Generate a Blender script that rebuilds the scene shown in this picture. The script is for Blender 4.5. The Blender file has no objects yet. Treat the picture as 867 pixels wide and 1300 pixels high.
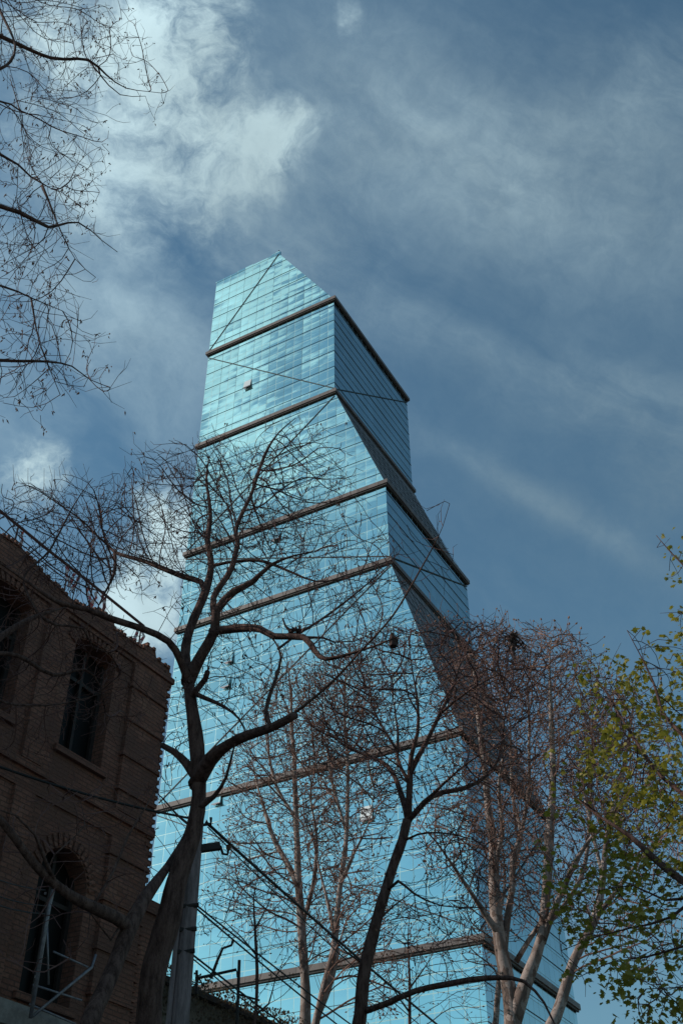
import bpy, bmesh, math, random
import numpy as np
from mathutils import Vector, Matrix
from mathutils.geometry import tessellate_polygon

R_ = math.radians
# ------------------------------------------------------------------ scene, camera
S = bpy.context.scene
col = S.collection
FPX, CX, CY, PITCH = 1413.0, 433.5, 650.0, R_(39.5)
CAM = np.array([0, 0, 1.6])
Fv = np.array([0, math.cos(PITCH), math.sin(PITCH)])
Uv = np.array([0, -math.sin(PITCH), math.cos(PITCH)])
Rv = np.array([1.0, 0, 0])
def ray(px, py):
    return (px-CX)*Rv + (CY-py)*Uv + FPX*Fv
def P(px, py, Y):
    r = ray(px, py); return CAM + r*(Y/r[1])
def depth(p):
    return float((np.asarray(p)-CAM) @ Fv)
cam = bpy.data.cameras.new('camera'); camo = bpy.data.objects.new('camera', cam); col.objects.link(camo)
cam.sensor_fit = 'VERTICAL'; cam.sensor_height = 36; cam.lens = FPX/1300*36
cam.clip_end = 20000; cam.clip_start = 0.1
camo.location = CAM; camo.rotation_euler = (R_(90)+PITCH, 0, 0)
S.camera = camo

# ------------------------------------------------------------------ object helpers
def tag(o, label=None, cat=None, group=None, kind=None):
    if label: o['label'] = label
    if cat: o['category'] = cat
    if group: o['group'] = group
    if kind: o['kind'] = kind
    return o
def empty(name, loc=(0, 0, 0), rz=0.0):
    o = bpy.data.objects.new(name, None); o.location = loc; o.rotation_euler = (0, 0, rz)
    col.objects.link(o); return o
class MB:
    def __init__(s): s.v = []; s.f = []; s.n = 0
    def add(s, v, f):
        v = np.asarray(v, float).reshape(-1, 3); s.v.append(v)
        s.f.extend([tuple(i+s.n for i in q) for q in f]); s.n += len(v)
    def box(s, x0, x1, y0, y1, z0, z1):
        v = [(x, y, z) for x in (x0, x1) for y in (y0, y1) for z in (z0, z1)]
        s.add(v, [(0,1,3,2),(4,6,7,5),(0,4,5,1),(2,3,7,6),(0,2,6,4),(1,5,7,3)])
    def bar(s, a, b, w, h, up=(0, 0, 1)):
        a = np.asarray(a, float); b = np.asarray(b, float); d = b-a; d /= np.linalg.norm(d)
        up = np.asarray(up, float)
        if abs(d @ up) > .97: up = np.array([1., 0, 0])
        x = np.cross(d, up); x /= np.linalg.norm(x); y = np.cross(x, d)
        v = [p+x*i*w/2+y*j*h/2 for p in (a, b) for i, j in ((-1,-1),(1,-1),(1,1),(-1,1))]
        s.add(v, [(0,1,2,3),(7,6,5,4),(0,4,5,1),(1,5,6,2),(2,6,7,3),(3,7,4,0)])
    def tube(s, pts, rad, sides=6, cap=True):
        pts = np.asarray(pts, float); n = len(pts)
        if n < 2: return
        rad = np.broadcast_to(np.asarray(rad, float), (n,))
        t = np.gradient(pts, axis=0); t /= (np.linalg.norm(t, axis=1)[:, None]+1e-9)
        u = np.cross(t[0], [0.31, 0.2, 0.93]); 
        if np.linalg.norm(u) < .05: u = np.cross(t[0], [1, 0, 0])
        u /= np.linalg.norm(u)
        ang = np.arange(sides)*2*math.pi/sides; ca = np.cos(ang)[:, None]; sa = np.sin(ang)[:, None]
        V = np.empty((n, sides, 3))
        for i in range(n):
            u = u - t[i]*(u @ t[i]); u /= (np.linalg.norm(u)+1e-9)
            w = np.cross(t[i], u)
            V[i] = pts[i]+rad[i]*(ca*u+sa*w)
        f = []
        for i in range(n-1):
            b = i*sides
            for j in range(sides):
                k = (j+1) % sides
                f.append((b+j, b+k, b+sides+k, b+sides+j))
        if cap:
            f.append(tuple(range(sides))[::-1]); f.append(tuple((n-1)*sides+j for j in range(sides)))
        s.add(V.reshape(-1, 3), f)
    def build(s, name, m, parent=None, smooth=False):
        me = bpy.data.meshes.new(name)
        v = np.concatenate(s.v) if s.v else np.zeros((0, 3))
        me.from_pydata(v.tolist(), [], s.f)
        me.materials.append(m)
        if smooth: me.shade_smooth()
        o = bpy.data.objects.new(name, me); col.objects.link(o)
        if parent is not None: o.parent = parent
        return o

# ------------------------------------------------------------------ materials
def newmat(name):
    m = bpy.data.materials.new(name); m.use_nodes = True
    nt = m.node_tree; b = nt.nodes['Principled BSDF']
    return m, nt, b
class NT:
    def __init__(s, nt): s.nt = nt
    def n(s, t, **k):
        x = s.nt.nodes.new(t)
        for a, b in k.items(): setattr(x, a, b)
        return x
    def put(s, sock, v):
        if isinstance(v, bpy.types.NodeSocket): s.nt.links.new(v, sock)
        elif v is not None: sock.default_value = v
    def m(s, op, a, b=None, c=None, clamp=False):
        x = s.n('ShaderNodeMath', operation=op); x.use_clamp = clamp
        for i, v in enumerate((a, b, c)):
            if v is not None: s.put(x.inputs[i], v)
        return x.outputs[0]
    def vm(s, op, a, b=None, out=0):
        x = s.n('ShaderNodeVectorMath', operation=op)
        s.put(x.inputs[0], a)
        if b is not None:
            s.put(x.inputs[3] if op == 'SCALE' else x.inputs[1], b)
        return x.outputs[out]
    def mix(s, fac, a, b, mode='MIX'):
        x = s.n('ShaderNodeMix', data_type='RGBA', blend_type=mode)
        s.put(x.inputs[0], fac); s.put(x.inputs[6], a); s.put(x.inputs[7], b)
        return x.outputs[2]
    def noise(s, vec, scale, detail=4, rough=.55, dist=0, color=False):
        x = s.n('ShaderNodeTexNoise'); s.put(x.inputs['Vector'], vec)
        x.inputs['Scale'].default_value = scale; x.inputs['Detail'].default_value = detail
        x.inputs['Roughness'].default_value = rough; x.inputs['Distortion'].default_value = dist
        return x.outputs['Color' if color else 'Fac']
    def ramp(s, fac, a, b, c0=0.0, c1=1.0):
        x = s.n('ShaderNodeMapRange'); x.interpolation_type = 'SMOOTHSTEP'
        s.put(x.inputs[0], fac); x.inputs[1].default_value = a; x.inputs[2].default_value = b
        x.inputs[3].default_value = c0; x.inputs[4].default_value = c1
        return x.outputs[0]
    def bump(s, h, strength, dist):
        x = s.n('ShaderNodeBump'); s.put(x.inputs['Height'], h)
        x.inputs['Strength'].default_value = strength; x.inputs['Distance'].default_value = dist
        return x.outputs[0]
def c4(c): return (c[0], c[1], c[2], 1.0)

def rough_mat(name, c0, c1, scale=4, rough=.8, bump=.4, bdist=.01, metallic=0, spec=.4, stretch=(1, 1, 1)):
    m, nt, b = newmat(name); N = NT(nt)
    tc = N.n('ShaderNodeTexCoord').outputs['Object']
    mp = N.n('ShaderNodeMapping'); N.put(mp.inputs[0], tc); mp.inputs['Scale'].default_value = stretch
    v = mp.outputs[0]
    n1 = N.noise(v, scale, 6, .65); n2 = N.noise(v, scale*9, 4, .6)
    f = N.m('ADD', N.m('MULTIPLY', n1, .7), N.m('MULTIPLY', n2, .3))
    N.put(b.inputs['Base Color'], N.mix(N.ramp(f, .35, .65), c4(c0), c4(c1)))
    b.inputs['Roughness'].default_value = rough; b.inputs['Metallic'].default_value = metallic
    b.inputs['Specular IOR Level'].default_value = spec
    if bump: N.put(b.inputs['Normal'], N.bump(f, bump, bdist))
    return m
M = {}
M['bark_dark'] = rough_mat('dark_bark', (.045, .022, .018), (.17, .10, .085), 5, .9, 1.0, .05, spec=.2, stretch=(3, 3, .7))
M['twig_dark'] = rough_mat('dark_twig', (.07, .036, .034), (.13, .072, .066), 3, .85, 0, spec=.2)
M['twig_red'] = rough_mat('reddish_twig', (.10, .05, .048), (.17, .09, .08), 3, .85, 0, spec=.2)
M['pod'] = rough_mat('dry_seed_pod', (.09, .045, .035), (.20, .115, .085), 6, .8, 0, spec=.2)
M['bark_pale'] = None
M['twig_tan'] = rough_mat('tan_twig', (.17, .095, .075), (.28, .17, .14), 3, .85, 0, spec=.2)
M['bud'] = rough_mat('plane_tree_bud', (.17, .09, .06), (.32, .18, .13), 5, .85, 0, spec=.2)
def pale_bark():
    m, nt, b = newmat('pale_plane_bark'); N = NT(nt)
    tc = N.n('ShaderNodeTexCoord').outputs['Object']
    mp = N.n('ShaderNodeMapping'); N.put(mp.inputs[0], tc); mp.inputs['Scale'].default_value = (1.6, 1.6, .7)
    vo = N.n('ShaderNodeTexVoronoi'); N.put(vo.inputs['Vector'], N.vm('ADD', mp.outputs[0], N.vm('SCALE', N.noise(mp.outputs[0], 4, 3, color=True), .35)))
    vo.inputs['Scale'].default_value = 4.5
    sx = N.n('ShaderNodeSeparateColor'); N.put(sx.inputs[0], vo.outputs['Color'])
    n1 = N.noise(tc, 14, 5, .7)
    c = N.mix(N.ramp(sx.outputs[0], .35, .75), c4((.36, .29, .26)), c4((.17, .12, .10)))
    c = N.mix(N.ramp(n1, .48, .72), c, c4((.12, .085, .07)))
    N.put(b.inputs['Base Color'], c); b.inputs['Roughness'].default_value = .8
    b.inputs['Specular IOR Level'].default_value = .25
    N.put(b.inputs['Normal'], N.bump(N.m('ADD', sx.outputs[0], n1), .35, .012))
    return m
M['bark_pale'] = pale_bark()
def leaf_mat(name, c0, c1):
    m, nt, b = newmat(name); N = NT(nt)
    g = N.n('ShaderNodeNewGeometry')
    tc = N.n('ShaderNodeTexCoord').outputs['Object']
    r = g.outputs['Random Per Island']
    c = N.mix(r, c4(c0), c4(c1))
    N.put(b.inputs['Base Color'], c); b.inputs['Roughness'].default_value = .55
    tr = N.n('ShaderNodeBsdfTranslucent'); N.put(tr.inputs[0], c if 'ivy' in name else N.mix(.5, c, c4((.26, .28, .03))))
    mx = N.n('ShaderNodeMixShader'); mx.inputs[0].default_value = .42
    nt.links.new(b.outputs[0], mx.inputs[1]); nt.links.new(tr.outputs[0], mx.inputs[2])
    nt.links.new(mx.outputs[0], nt.nodes['Material Output'].inputs[0])
    return m
M['leaf'] = leaf_mat('young_maple_leaf', (.21, .185, .026), (.36, .29, .045))
M['ivy'] = leaf_mat('dry_ivy_leaf', (.05, .038, .02), (.13, .085, .05))

def brick_mat():
    m, nt, b = newmat('old_brown_brick'); N = NT(nt)
    tc = N.n('ShaderNodeTexCoord').outputs['Object']
    sp = N.n('ShaderNodeSeparateXYZ'); N.put(sp.inputs[0], tc)
    cb = N.n('ShaderNodeCombineXYZ'); N.put(cb.inputs[0], N.m('ADD', sp.outputs[0], sp.outputs[1])); N.put(cb.inputs[1], sp.outputs[2])
    wob = N.vm('SCALE', N.vm('SUBTRACT', N.noise(cb.outputs[0], 2.2, 3, color=True), (.5, .5, .5)), .035)
    bv = N.vm('ADD', cb.outputs[0], wob)
    br = N.n('ShaderNodeTexBrick'); N.put(br.inputs['Vector'], bv)
    br.inputs['Scale'].default_value = 1; br.inputs['Brick Width'].default_value = .27; br.inputs['Row Height'].default_value = .088
    br.inputs['Mortar Size'].default_value = .011; br.inputs['Mortar Smooth'].default_value = .35; br.inputs['Bias'].default_value = -.1
    br.inputs['Color1'].default_value = c4((.22, .088, .062)); br.inputs['Color2'].default_value = c4((.31, .14, .10))
    br.inputs['Mortar'].default_value = c4((.13, .07, .055))
    n1 = N.noise(tc, .9, 6, .65); n2 = N.noise(tc, 22, 4, .7)
    c = N.mix(N.ramp(n1, .4, .62), br.outputs['Color'], c4((.17, .085, .065)))
    c = N.mix(N.m('MULTIPLY', N.ramp(n1, .5, .3), .35), c, c4((.30, .17, .12)))
    c = N.mix(N.m('MULTIPLY', N.ramp(n2, .4, .7), .5), c, c4((.09, .06, .05)))
    N.put(b.inputs['Base Color'], c); b.inputs['Roughness'].default_value = .92; b.inputs['Specular IOR Level'].default_value = .2
    h = N.m('ADD', N.m('MULTIPLY', N.m('SUBTRACT', 1.0, br.outputs['Fac']), 1.0), N.m('MULTIPLY', n2, .8))
    N.put(b.inputs['Normal'], N.bump(h, 1.0, .025))
    return m
M['brick'] = brick_mat()
M['stone'] = rough_mat('grey_stone', (.19, .16, .15), (.30, .27, .25), 5, .9, .4, .01)
M['plaster'] = rough_mat('worn_plaster', (.10, .085, .07), (.20, .17, .14), 2, .9, .5, .02)
M['concrete'] = rough_mat('weathered_concrete', (.11, .085, .085), (.26, .20, .205), 3, .9, .4, .01, stretch=(4, 4, .5))
M['dark_wood'] = rough_mat('dark_window_frame', (.02, .013, .012), (.035, .024, .021), 8, .7, .2, .005)
M['steel'] = rough_mat('galvanised_steel', (.16, .15, .17), (.28, .27, .30), 12, .5, .1, .003, metallic=.5)
M['iron'] = rough_mat('black_iron', (.016, .014, .014), (.04, .032, .03), 12, .7, .1, .003)
M['rail'] = rough_mat('rusty_rail_paint', (.06, .03, .03), (.13, .06, .055), 12, .7, .1, .003)
M['cable'] = rough_mat('black_cable', (.010, .010, .012), (.022, .02, .022), 12, .6, 0)
M['porcelain'] = rough_mat('brown_porcelain', (.05, .025, .018), (.10, .05, .035), 8, .3, 0)
M['band'] = rough_mat('taupe_metal_cladding', (.13, .10, .098), (.19, .15, .145), .6, .6, .15, .01, metallic=0)
def band_mat():
    m, nt, b = newmat('taupe_metal_ledge'); N = NT(nt)
    tc = N.n('ShaderNodeTexCoord').outputs['Object']
    sp = N.n('ShaderNodeSeparateXYZ'); N.put(sp.inputs[0], tc)
    u = N.m('DIVIDE', N.m('ADD', sp.outputs[0], sp.outputs[1]), 1.45); iu = N.m('FLOOR', u)
    w = N.n('ShaderNodeTexWhiteNoise', noise_dimensions='1D'); N.put(w.inputs['W'], iu)
    j = N.m('LESS_THAN', N.m('FRACT', u), .05)
    mp = N.n('ShaderNodeMapping'); N.put(mp.inputs[0], tc); mp.inputs['Scale'].default_value = (3, 3, .4)
    st_ = N.ramp(N.noise(mp.outputs[0], 1.5, 5, .7), .4, .7)
    c = N.mix(w.outputs[0], c4((.125, .098, .095)), c4((.19, .152, .145)))
    c = N.mix(N.m('MULTIPLY', st_, .5), c, c4((.08, .065, .062)))
    c = N.mix(N.m('MULTIPLY', j, .8), c, c4((.03, .026, .026)))
    N.put(b.inputs['Base Color'], c); b.inputs['Roughness'].default_value = .6
    return m
M['band'] = band_mat()
M['soffit'] = rough_mat('dark_band_joint', (.05, .042, .042), (.09, .075, .07), 1, .7, 0)
M['seam'] = rough_mat('dark_facade_seam', (.03, .045, .055), (.05, .065, .075), 1, .6, 0)
M['asphalt'] = rough_mat('asphalt', (.04, .04, .042), (.065, .063, .06), 3, .9, .5, .01)
M['paving'] = rough_mat('paving', (.16, .15, .14), (.26, .245, .23), 2, .9, .4, .01)
M['earth'] = rough_mat('ground_soil', (.07, .06, .045), (.12, .10, .075), .4, .95, .5, .02)
M['roofing'] = rough_mat('bitumen_roof', (.04, .035, .035), (.08, .07, .065), 1, .9, .4, .01)
M['nest'] = rough_mat('nest_twigs', (.03, .018, .017), (.07, .04, .036), 12, .9, 0)
M['paint_white'] = rough_mat('white_paint', (.6, .6, .58), (.8, .8, .78), 6, .7, 0)
def tape_mat():
    m, nt, b = newmat('red_white_tape'); N = NT(nt)
    tc = N.n('ShaderNodeTexCoord').outputs['Object']
    sp = N.n('ShaderNodeSeparateXYZ'); N.put(sp.inputs[0], tc)
    f = N.m('FRACT', N.m('MULTIPLY', N.m('ADD', sp.outputs[2], N.m('MULTIPLY', sp.outputs[0], .4)), 5.0))
    N.put(b.inputs['Base Color'], N.mix(N.m('GREATER_THAN', f, .5), c4((.42, .09, .10)), c4((.6, .5, .5))))
    b.inputs['Roughness'].default_value = .5
    return m
M['tape'] = tape_mat()
def dark_glass():
    m, nt, b = newmat('old_window_glass'); N = NT(nt)
    tc = N.n('ShaderNodeTexCoord').outputs['Object']
    b.inputs['Base Color'].default_value = c4((.008, .007, .007)); b.inputs['Roughness'].default_value = .5
    N.put(b.inputs['Normal'], N.bump(N.noise(tc, 3, 2), .2, .02))
    b.inputs['Specular IOR Level'].default_value = .12
    return m
M['old_glass'] = dark_glass()

def curtain_glass(name, tint, right=False, amp=.014, dirt=(.10, .16, .19)):
    """mirror-coated curtain wall: one pane per cell (1.45 m x half a storey), each set at a slightly different tilt"""
    m, nt, b = newmat(name); N = NT(nt)
    tc = N.n('ShaderNodeTexCoord').outputs['Object']
    sp = N.n('ShaderNodeSeparateXYZ'); N.put(sp.inputs[0], tc)
    u = sp.outputs[1] if right else sp.outputs[0]; z = sp.outputs[2]
    cu = N.m('DIVIDE', u, 1.45); cz = N.m('DIVIDE', z, 1.655)
    iu = N.m('FLOOR', cu); iz = N.m('FLOOR', cz)
    def white(a, b_):
        cb = N.n('ShaderNodeCombineXYZ'); N.put(cb.inputs[0], a); N.put(cb.inputs[1], b_)
        w = N.n('ShaderNodeTexWhiteNoise', noise_dimensions='3D'); N.put(w.inputs[0], cb.outputs[0]); return w
    w1 = white(iu, iz); w2 = white(N.m('FLOOR', N.m('DIVIDE', u, 5.8)), N.m('FLOOR', N.m('DIVIDE', z, 3.31)))
    w3 = white(3.3, iz)
    g = N.n('ShaderNodeNewGeometry')
    a = N.vm('SCALE', N.vm('SUBTRACT', w1.outputs['Color'], (.5, .5, .5)), amp)
    a2 = N.vm('SCALE', N.vm('SUBTRACT', w2.outputs['Color'], (.5, .5, .5)), amp*1.6)
    a3 = N.vm('SCALE', N.vm('SUBTRACT', w3.outputs['Color'], (.5, .5, .5)), amp*.9)
    # each pane is also slightly pillowed, and the float glass ripples
    pz = N.m('SUBTRACT', N.m('FRACT', cz), .5); pu = N.m('SUBTRACT', N.m('FRACT', cu), .5)
    cb = N.n('ShaderNodeCombineXYZ'); N.put(cb.inputs[2], N.m('MULTIPLY', pz, amp*2.2)); N.put(cb.inputs[0], N.m('MULTIPLY', pu, amp*1.0))
    mp = N.n('ShaderNodeMapping'); N.put(mp.inputs[0], tc); mp.inputs['Scale'].default_value = (.22, .22, 1.3)
    rp = N.vm('SCALE', N.vm('SUBTRACT', N.noise(mp.outputs[0], 1.1, 3, .6, color=True), (.5, .5, .5)), amp*4.2)
    s = N.vm('ADD', N.vm('ADD', a, a2), N.vm('ADD', N.vm('ADD', a3, cb.outputs[0]), rp))
    nn = N.vm('NORMALIZE', N.vm('ADD', g.outputs['Normal'], s))
    # pane joints
    ju = N.m('LESS_THAN', N.m('ABSOLUTE', N.m('SUBTRACT', N.m('FRACT', N.m('ADD', cu, .5)), .5)), .02)
    jz = N.m('LESS_THAN', N.m('ABSOLUTE', N.m('SUBTRACT', N.m('FRACT', N.m('ADD', cz, .5)), .5)), .022)
    j = N.m('MAXIMUM', ju, jz)
    base = N.mix(w1.outputs[0], c4([t*.93 for t in tint]), c4([min(1, t*1.05) for t in tint]))
    base = N.mix(N.m('MULTIPLY', N.ramp(w2.outputs[0], .6, .95), .18), base, c4([t*.6 for t in tint]))
    base = N.mix(N.m('MULTIPLY', j, .30), base, c4(dirt))
    N.put(b.inputs['Base Color'], base); N.put(b.inputs['Metallic'], N.m('SUBTRACT', 1.0, N.m('MULTIPLY', j, .7)))
    N.put(b.inputs['Roughness'], N.m('ADD', N.m('MULTIPLY', j, .5), .045))
    N.put(b.inputs['Normal'], nn)
    return m
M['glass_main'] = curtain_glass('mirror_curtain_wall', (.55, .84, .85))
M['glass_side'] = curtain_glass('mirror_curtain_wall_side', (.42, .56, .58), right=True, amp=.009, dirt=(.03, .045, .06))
M['glare_pane'] = rough_mat('painted_glare_pane', (.75, .78, .8), (.85, .87, .88), .5, .3, 0)  # whitish base colour stands in for bright cloud glare on the open panes
M['slope'] = rough_mat('bronze_slope_cladding', (.15, .125, .12), (.23, .19, .18), .5, .45, 0, metallic=.3)

# ------------------------------------------------------------------ sun and sky
SUN = np.array([-.84, .02, .56]); SUN /= np.linalg.norm(SUN)
sl = bpy.data.lights.new('sun', 'SUN'); sl.energy = 3.2; sl.angle = R_(.5); sl.color = (1, .90, .80)
so = bpy.data.objects.new('sun', sl); col.objects.link(so)
so.rotation_euler = Vector(SUN).to_track_quat('Z', 'Y').to_euler(); so.location = (-30, -10, 40)
W = bpy.data.worlds.new('World'); S.world = W; W.use_nodes = True
N = NT(W.node_tree); nt = W.node_tree; bg = nt.nodes['Background']
sky = N.n('ShaderNodeTexSky'); sky.sky_type = 'NISHITA'; sky.sun_disc = False
sky.sun_elevation = math.asin(SUN[2]); sky.sun_rotation = math.atan2(SUN[0], SUN[1])
sky.air_density = 1.15; sky.dust_density = .7; sky.ozone_density = 1.6
tc = N.n('ShaderNodeTexCoord').outputs['Generated']
def dirof(px, py):
    d = ray(px, py); return d/np.linalg.norm(d)
def blob(c, t1, s1, s2, amp, vec):
    """soft elliptical patch of cloud around sky direction c"""
    c = np.asarray(c, float); c /= np.linalg.norm(c)
    t1 = np.asarray(t1, float); t1 = t1-c*(t1@c); t1 /= np.linalg.norm(t1); t2 = np.cross(c, t1)
    d1 = N.vm('DOT_PRODUCT', vec, tuple(t1/s1), out=1); d2 = N.vm('DOT_PRODUCT', vec, tuple(t2/s2), out=1)
    fr = N.ramp(N.vm('DOT_PRODUCT', vec, tuple(c), out=1), .3, .6)
    q = N.m('ADD', N.m('MULTIPLY', d1, d1), N.m('MULTIPLY', d2, d2))
    return N.m('MULTIPLY', N.m('MULTIPLY', N.m('EXPONENT', N.m('MULTIPLY', q, -1.0)), amp), fr)
warp = N.vm('SCALE', N.vm('SUBTRACT', N.noise(tc, 2.6, 5, .6, color=True), (.5, .5, .5)), .16)
warp2 = N.vm('SCALE', N.vm('SUBTRACT', N.noise(tc, 9.0, 5, .6, color=True), (.5, .5, .5)), .06)
wv = N.vm('ADD', tc, N.vm('ADD', warp, warp2))
# patches of cloud (photo direction, angular size)  px, py, sx, sy, rotation deg, amp
CL = [(225, 80, 100, 85, 20, .85), (350, 205, 60, 45, -20, .85), (255, 200, 60, 50, 30, .5), (120, 190, 150, 120, 30, .55), (40, 60, 120, 90, 0, .45), (270, 20, 60, 60, 0, .35), (425, 38, 22, 42, 10, .5),
      (25, 600, 60, 55, 0, 1.0), (205, 650, 52, 60, 10, 1.1), (195, 760, 60, 90, 10, 1.3), (60, 30, 80, 60, 0, .3), (205, 300, 140, 60, 0, .30)]
dens = None
for px, py, sx, sy, rot, amp in CL:
    c = dirof(px, py); a = R_(rot)
    t1 = math.cos(a)*Rv - math.sin(a)*Uv
    k = np.linalg.norm(ray(px, py))
    b_ = blob(c, t1, sx/k, sy/k, amp, wv)
    dens = b_ if dens is None else N.m('ADD', dens, b_)
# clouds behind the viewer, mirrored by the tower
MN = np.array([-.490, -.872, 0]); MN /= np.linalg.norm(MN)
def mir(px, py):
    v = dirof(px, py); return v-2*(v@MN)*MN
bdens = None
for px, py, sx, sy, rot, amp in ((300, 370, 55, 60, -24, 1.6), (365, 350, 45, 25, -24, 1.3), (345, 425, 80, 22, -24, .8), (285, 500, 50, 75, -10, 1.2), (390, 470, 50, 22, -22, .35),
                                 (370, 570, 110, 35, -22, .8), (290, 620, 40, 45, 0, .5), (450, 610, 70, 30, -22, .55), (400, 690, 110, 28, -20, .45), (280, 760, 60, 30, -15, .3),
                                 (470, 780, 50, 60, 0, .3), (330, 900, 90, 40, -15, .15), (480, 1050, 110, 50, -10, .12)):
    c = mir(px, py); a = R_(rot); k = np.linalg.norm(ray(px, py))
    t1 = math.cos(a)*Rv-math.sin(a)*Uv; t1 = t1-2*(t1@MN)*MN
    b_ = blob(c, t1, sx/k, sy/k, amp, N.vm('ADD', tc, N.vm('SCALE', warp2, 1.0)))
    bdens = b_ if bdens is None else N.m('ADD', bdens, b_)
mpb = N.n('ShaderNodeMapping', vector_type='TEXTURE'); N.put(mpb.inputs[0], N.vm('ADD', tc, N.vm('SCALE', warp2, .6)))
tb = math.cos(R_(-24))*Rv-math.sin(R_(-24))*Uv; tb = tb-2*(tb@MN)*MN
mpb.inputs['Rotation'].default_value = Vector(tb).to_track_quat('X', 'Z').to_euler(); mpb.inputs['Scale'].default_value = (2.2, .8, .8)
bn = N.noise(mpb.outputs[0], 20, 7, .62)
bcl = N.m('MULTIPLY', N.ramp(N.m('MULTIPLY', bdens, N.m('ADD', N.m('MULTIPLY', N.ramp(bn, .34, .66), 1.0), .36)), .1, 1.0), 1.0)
for c, s1, s2, amp in (((.2, -.8, .5), .4, .2, .6),):
    dens = N.m('ADD', dens, blob(c, (.6, -.5, .3), s1, s2, amp, wv))
puff = N.ramp(N.noise(wv, 8.5, 12, .70), .28, .72)
cum = N.ramp(N.m('MULTIPLY', dens, N.m('ADD', N.m('MULTIPLY', puff, 1.35), .16)), .14, 1.05)
# high thin cloud: stretched along one direction of the sky
sd = dirof(820, 720)-dirof(520, 555); sd /= np.linalg.norm(sd)
m3 = Vector(sd).to_track_quat('X', 'Z').to_euler()
mp = N.n('ShaderNodeMapping', vector_type='TEXTURE'); N.put(mp.inputs[0], N.vm('ADD', tc, warp)); mp.inputs['Rotation'].default_value = m3
mp.inputs['Scale'].default_value = (3.2, .8, .8)
ci = N.noise(mp.outputs[0], 5.5, 8, .62, .4)
cidens = None
for px, py, sx, sy, rot, amp in [(130, 330, 230, 130, 10, .36), (60, 500, 150, 110, 10, .40), (330, 330, 150, 90, 20, .28), (620, 200, 330, 110, 14, .55), (690, 640, 200, 20, 27, .36), (800, 520, 150, 50, 15, .45), (560, 430, 120, 30, 25, .22), (845, 620, 60, 45, 0, .40), (860, 90, 120, 60, 0, .5)]:
    c = dirof(px, py); a = R_(rot); k = np.linalg.norm(ray(px, py))
    b_ = blob(c, math.cos(a)*Rv-math.sin(a)*Uv, sx/k, sy/k, amp, N.vm('ADD', tc, N.vm('SCALE', warp, .5)))
    cidens = b_ if cidens is None else N.m('ADD', cidens, b_)
fine = N.noise(N.vm('ADD', tc, warp2), 26, 7, .7, .3)
cirr = N.m('MULTIPLY', N.m('MULTIPLY', N.m('ADD', cidens, .12), N.ramp(ci, .26, .70)), N.ramp(fine, .25, .75, .72, 1.25))
skyc = N.mix(1.0, sky.outputs[0], c4((.79, 1.03, .98)), 'MULTIPLY')
hsv = N.n('ShaderNodeHueSaturation'); hsv.inputs['Saturation'].default_value = 1.06; N.put(hsv.inputs['Color'], skyc)
# sunlit cloud: brighter towards the sun
tosun = N.vm('DOT_PRODUCT', tc, tuple(SUN), out=1)
cb_ = N.ramp(tosun, -.4, 1.0, 3.0, 11.0)
shade = N.ramp(N.noise(wv, 4.5, 6, .6), .3, .7, .72, 1.12)
cc = N.mix(1.0, c4((.76, 1.0, 1.06)), N.m('MULTIPLY', cb_, shade), 'MULTIPLY')
fin = N.mix(N.m('MULTIPLY', cirr, .62, clamp=True), hsv.outputs[0], cc)
fin = N.mix(N.m('MULTIPLY', cum, .86, clamp=True), fin, cc)
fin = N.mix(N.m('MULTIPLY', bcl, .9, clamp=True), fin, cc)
N.put(bg.inputs[0], fin); bg.inputs[1].default_value = .098
S.view_settings.view_transform = 'Standard'; S.view_settings.look = 'None'
S.view_settings.exposure = 0.0; S.view_settings.gamma = 1

# ------------------------------------------------------------------ ground, road, pavements
g = MB(); g.add([(-6000, -6000, 0), (6000, -6000, 0), (6000, 6000, 0), (-6000, 6000, 0)], [(0, 1, 2, 3)])
tag(g.build('ground', M['earth']), kind='structure')
wdir = np.array([1116.5, 1831, 0]); wdir /= np.linalg.norm(wdir)      # direction of the old street
wn = np.array([wdir[1], -wdir[0], 0])                                   # from the brick facade towards the street
WQ = np.array([-3.915, 21.915, 0])
def st(s, n, z): return WQ+wdir*s+wn*n+np.array([0, 0, z])
def sheet(name, n0, n1, z0, z1, m):
    b = MB()
    q = [st(-90, n0, 0), st(120, n0, 0), st(120, n1, 0), st(-90, n1, 0)]
    b.add([p+[0, 0, z1] for p in q]+[p+[0, 0, z0] for p in q], [(0, 1, 2, 3), (0, 4, 5, 1), (1, 5, 6, 2), (2, 6, 7, 3), (3, 7, 4, 0)])
    return tag(b.build(name, m), kind='structure')
sheet('road', 5.2, 12.2, 0.0, .004, M['asphalt'])
sheet('pavement', .3, 5.2, 0, .13, M['paving'])
sheet('pavement', 12.2, 24.0, 0, .13, M['paving'])
mk = MB()
for i in range(24):
    a = -88+i*8.5
    mk.add([st(a, 8.62, .009), st(a+3, 8.62, .009), st(a+3, 8.78, .009), st(a, 8.78, .009)], [(0, 1, 2, 3)])
tag(mk.build('road_marking', M['paint_white']), kind='structure')

# ------------------------------------------------------------------ the tower
d1 = np.array([.872, -.490, 0]); d1 /= np.linalg.norm(d1)
TW0 = P(252, 568, 119.7); TW0[2] = 0
TR = empty('glass_tower', TW0, math.atan2(d1[1], d1[0]))
tag(TR, 'tall faceted skyscraper of pale blue mirror glass with taupe ledge bands, rising behind the trees', 'skyscraper')
DEP = 24.2
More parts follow.
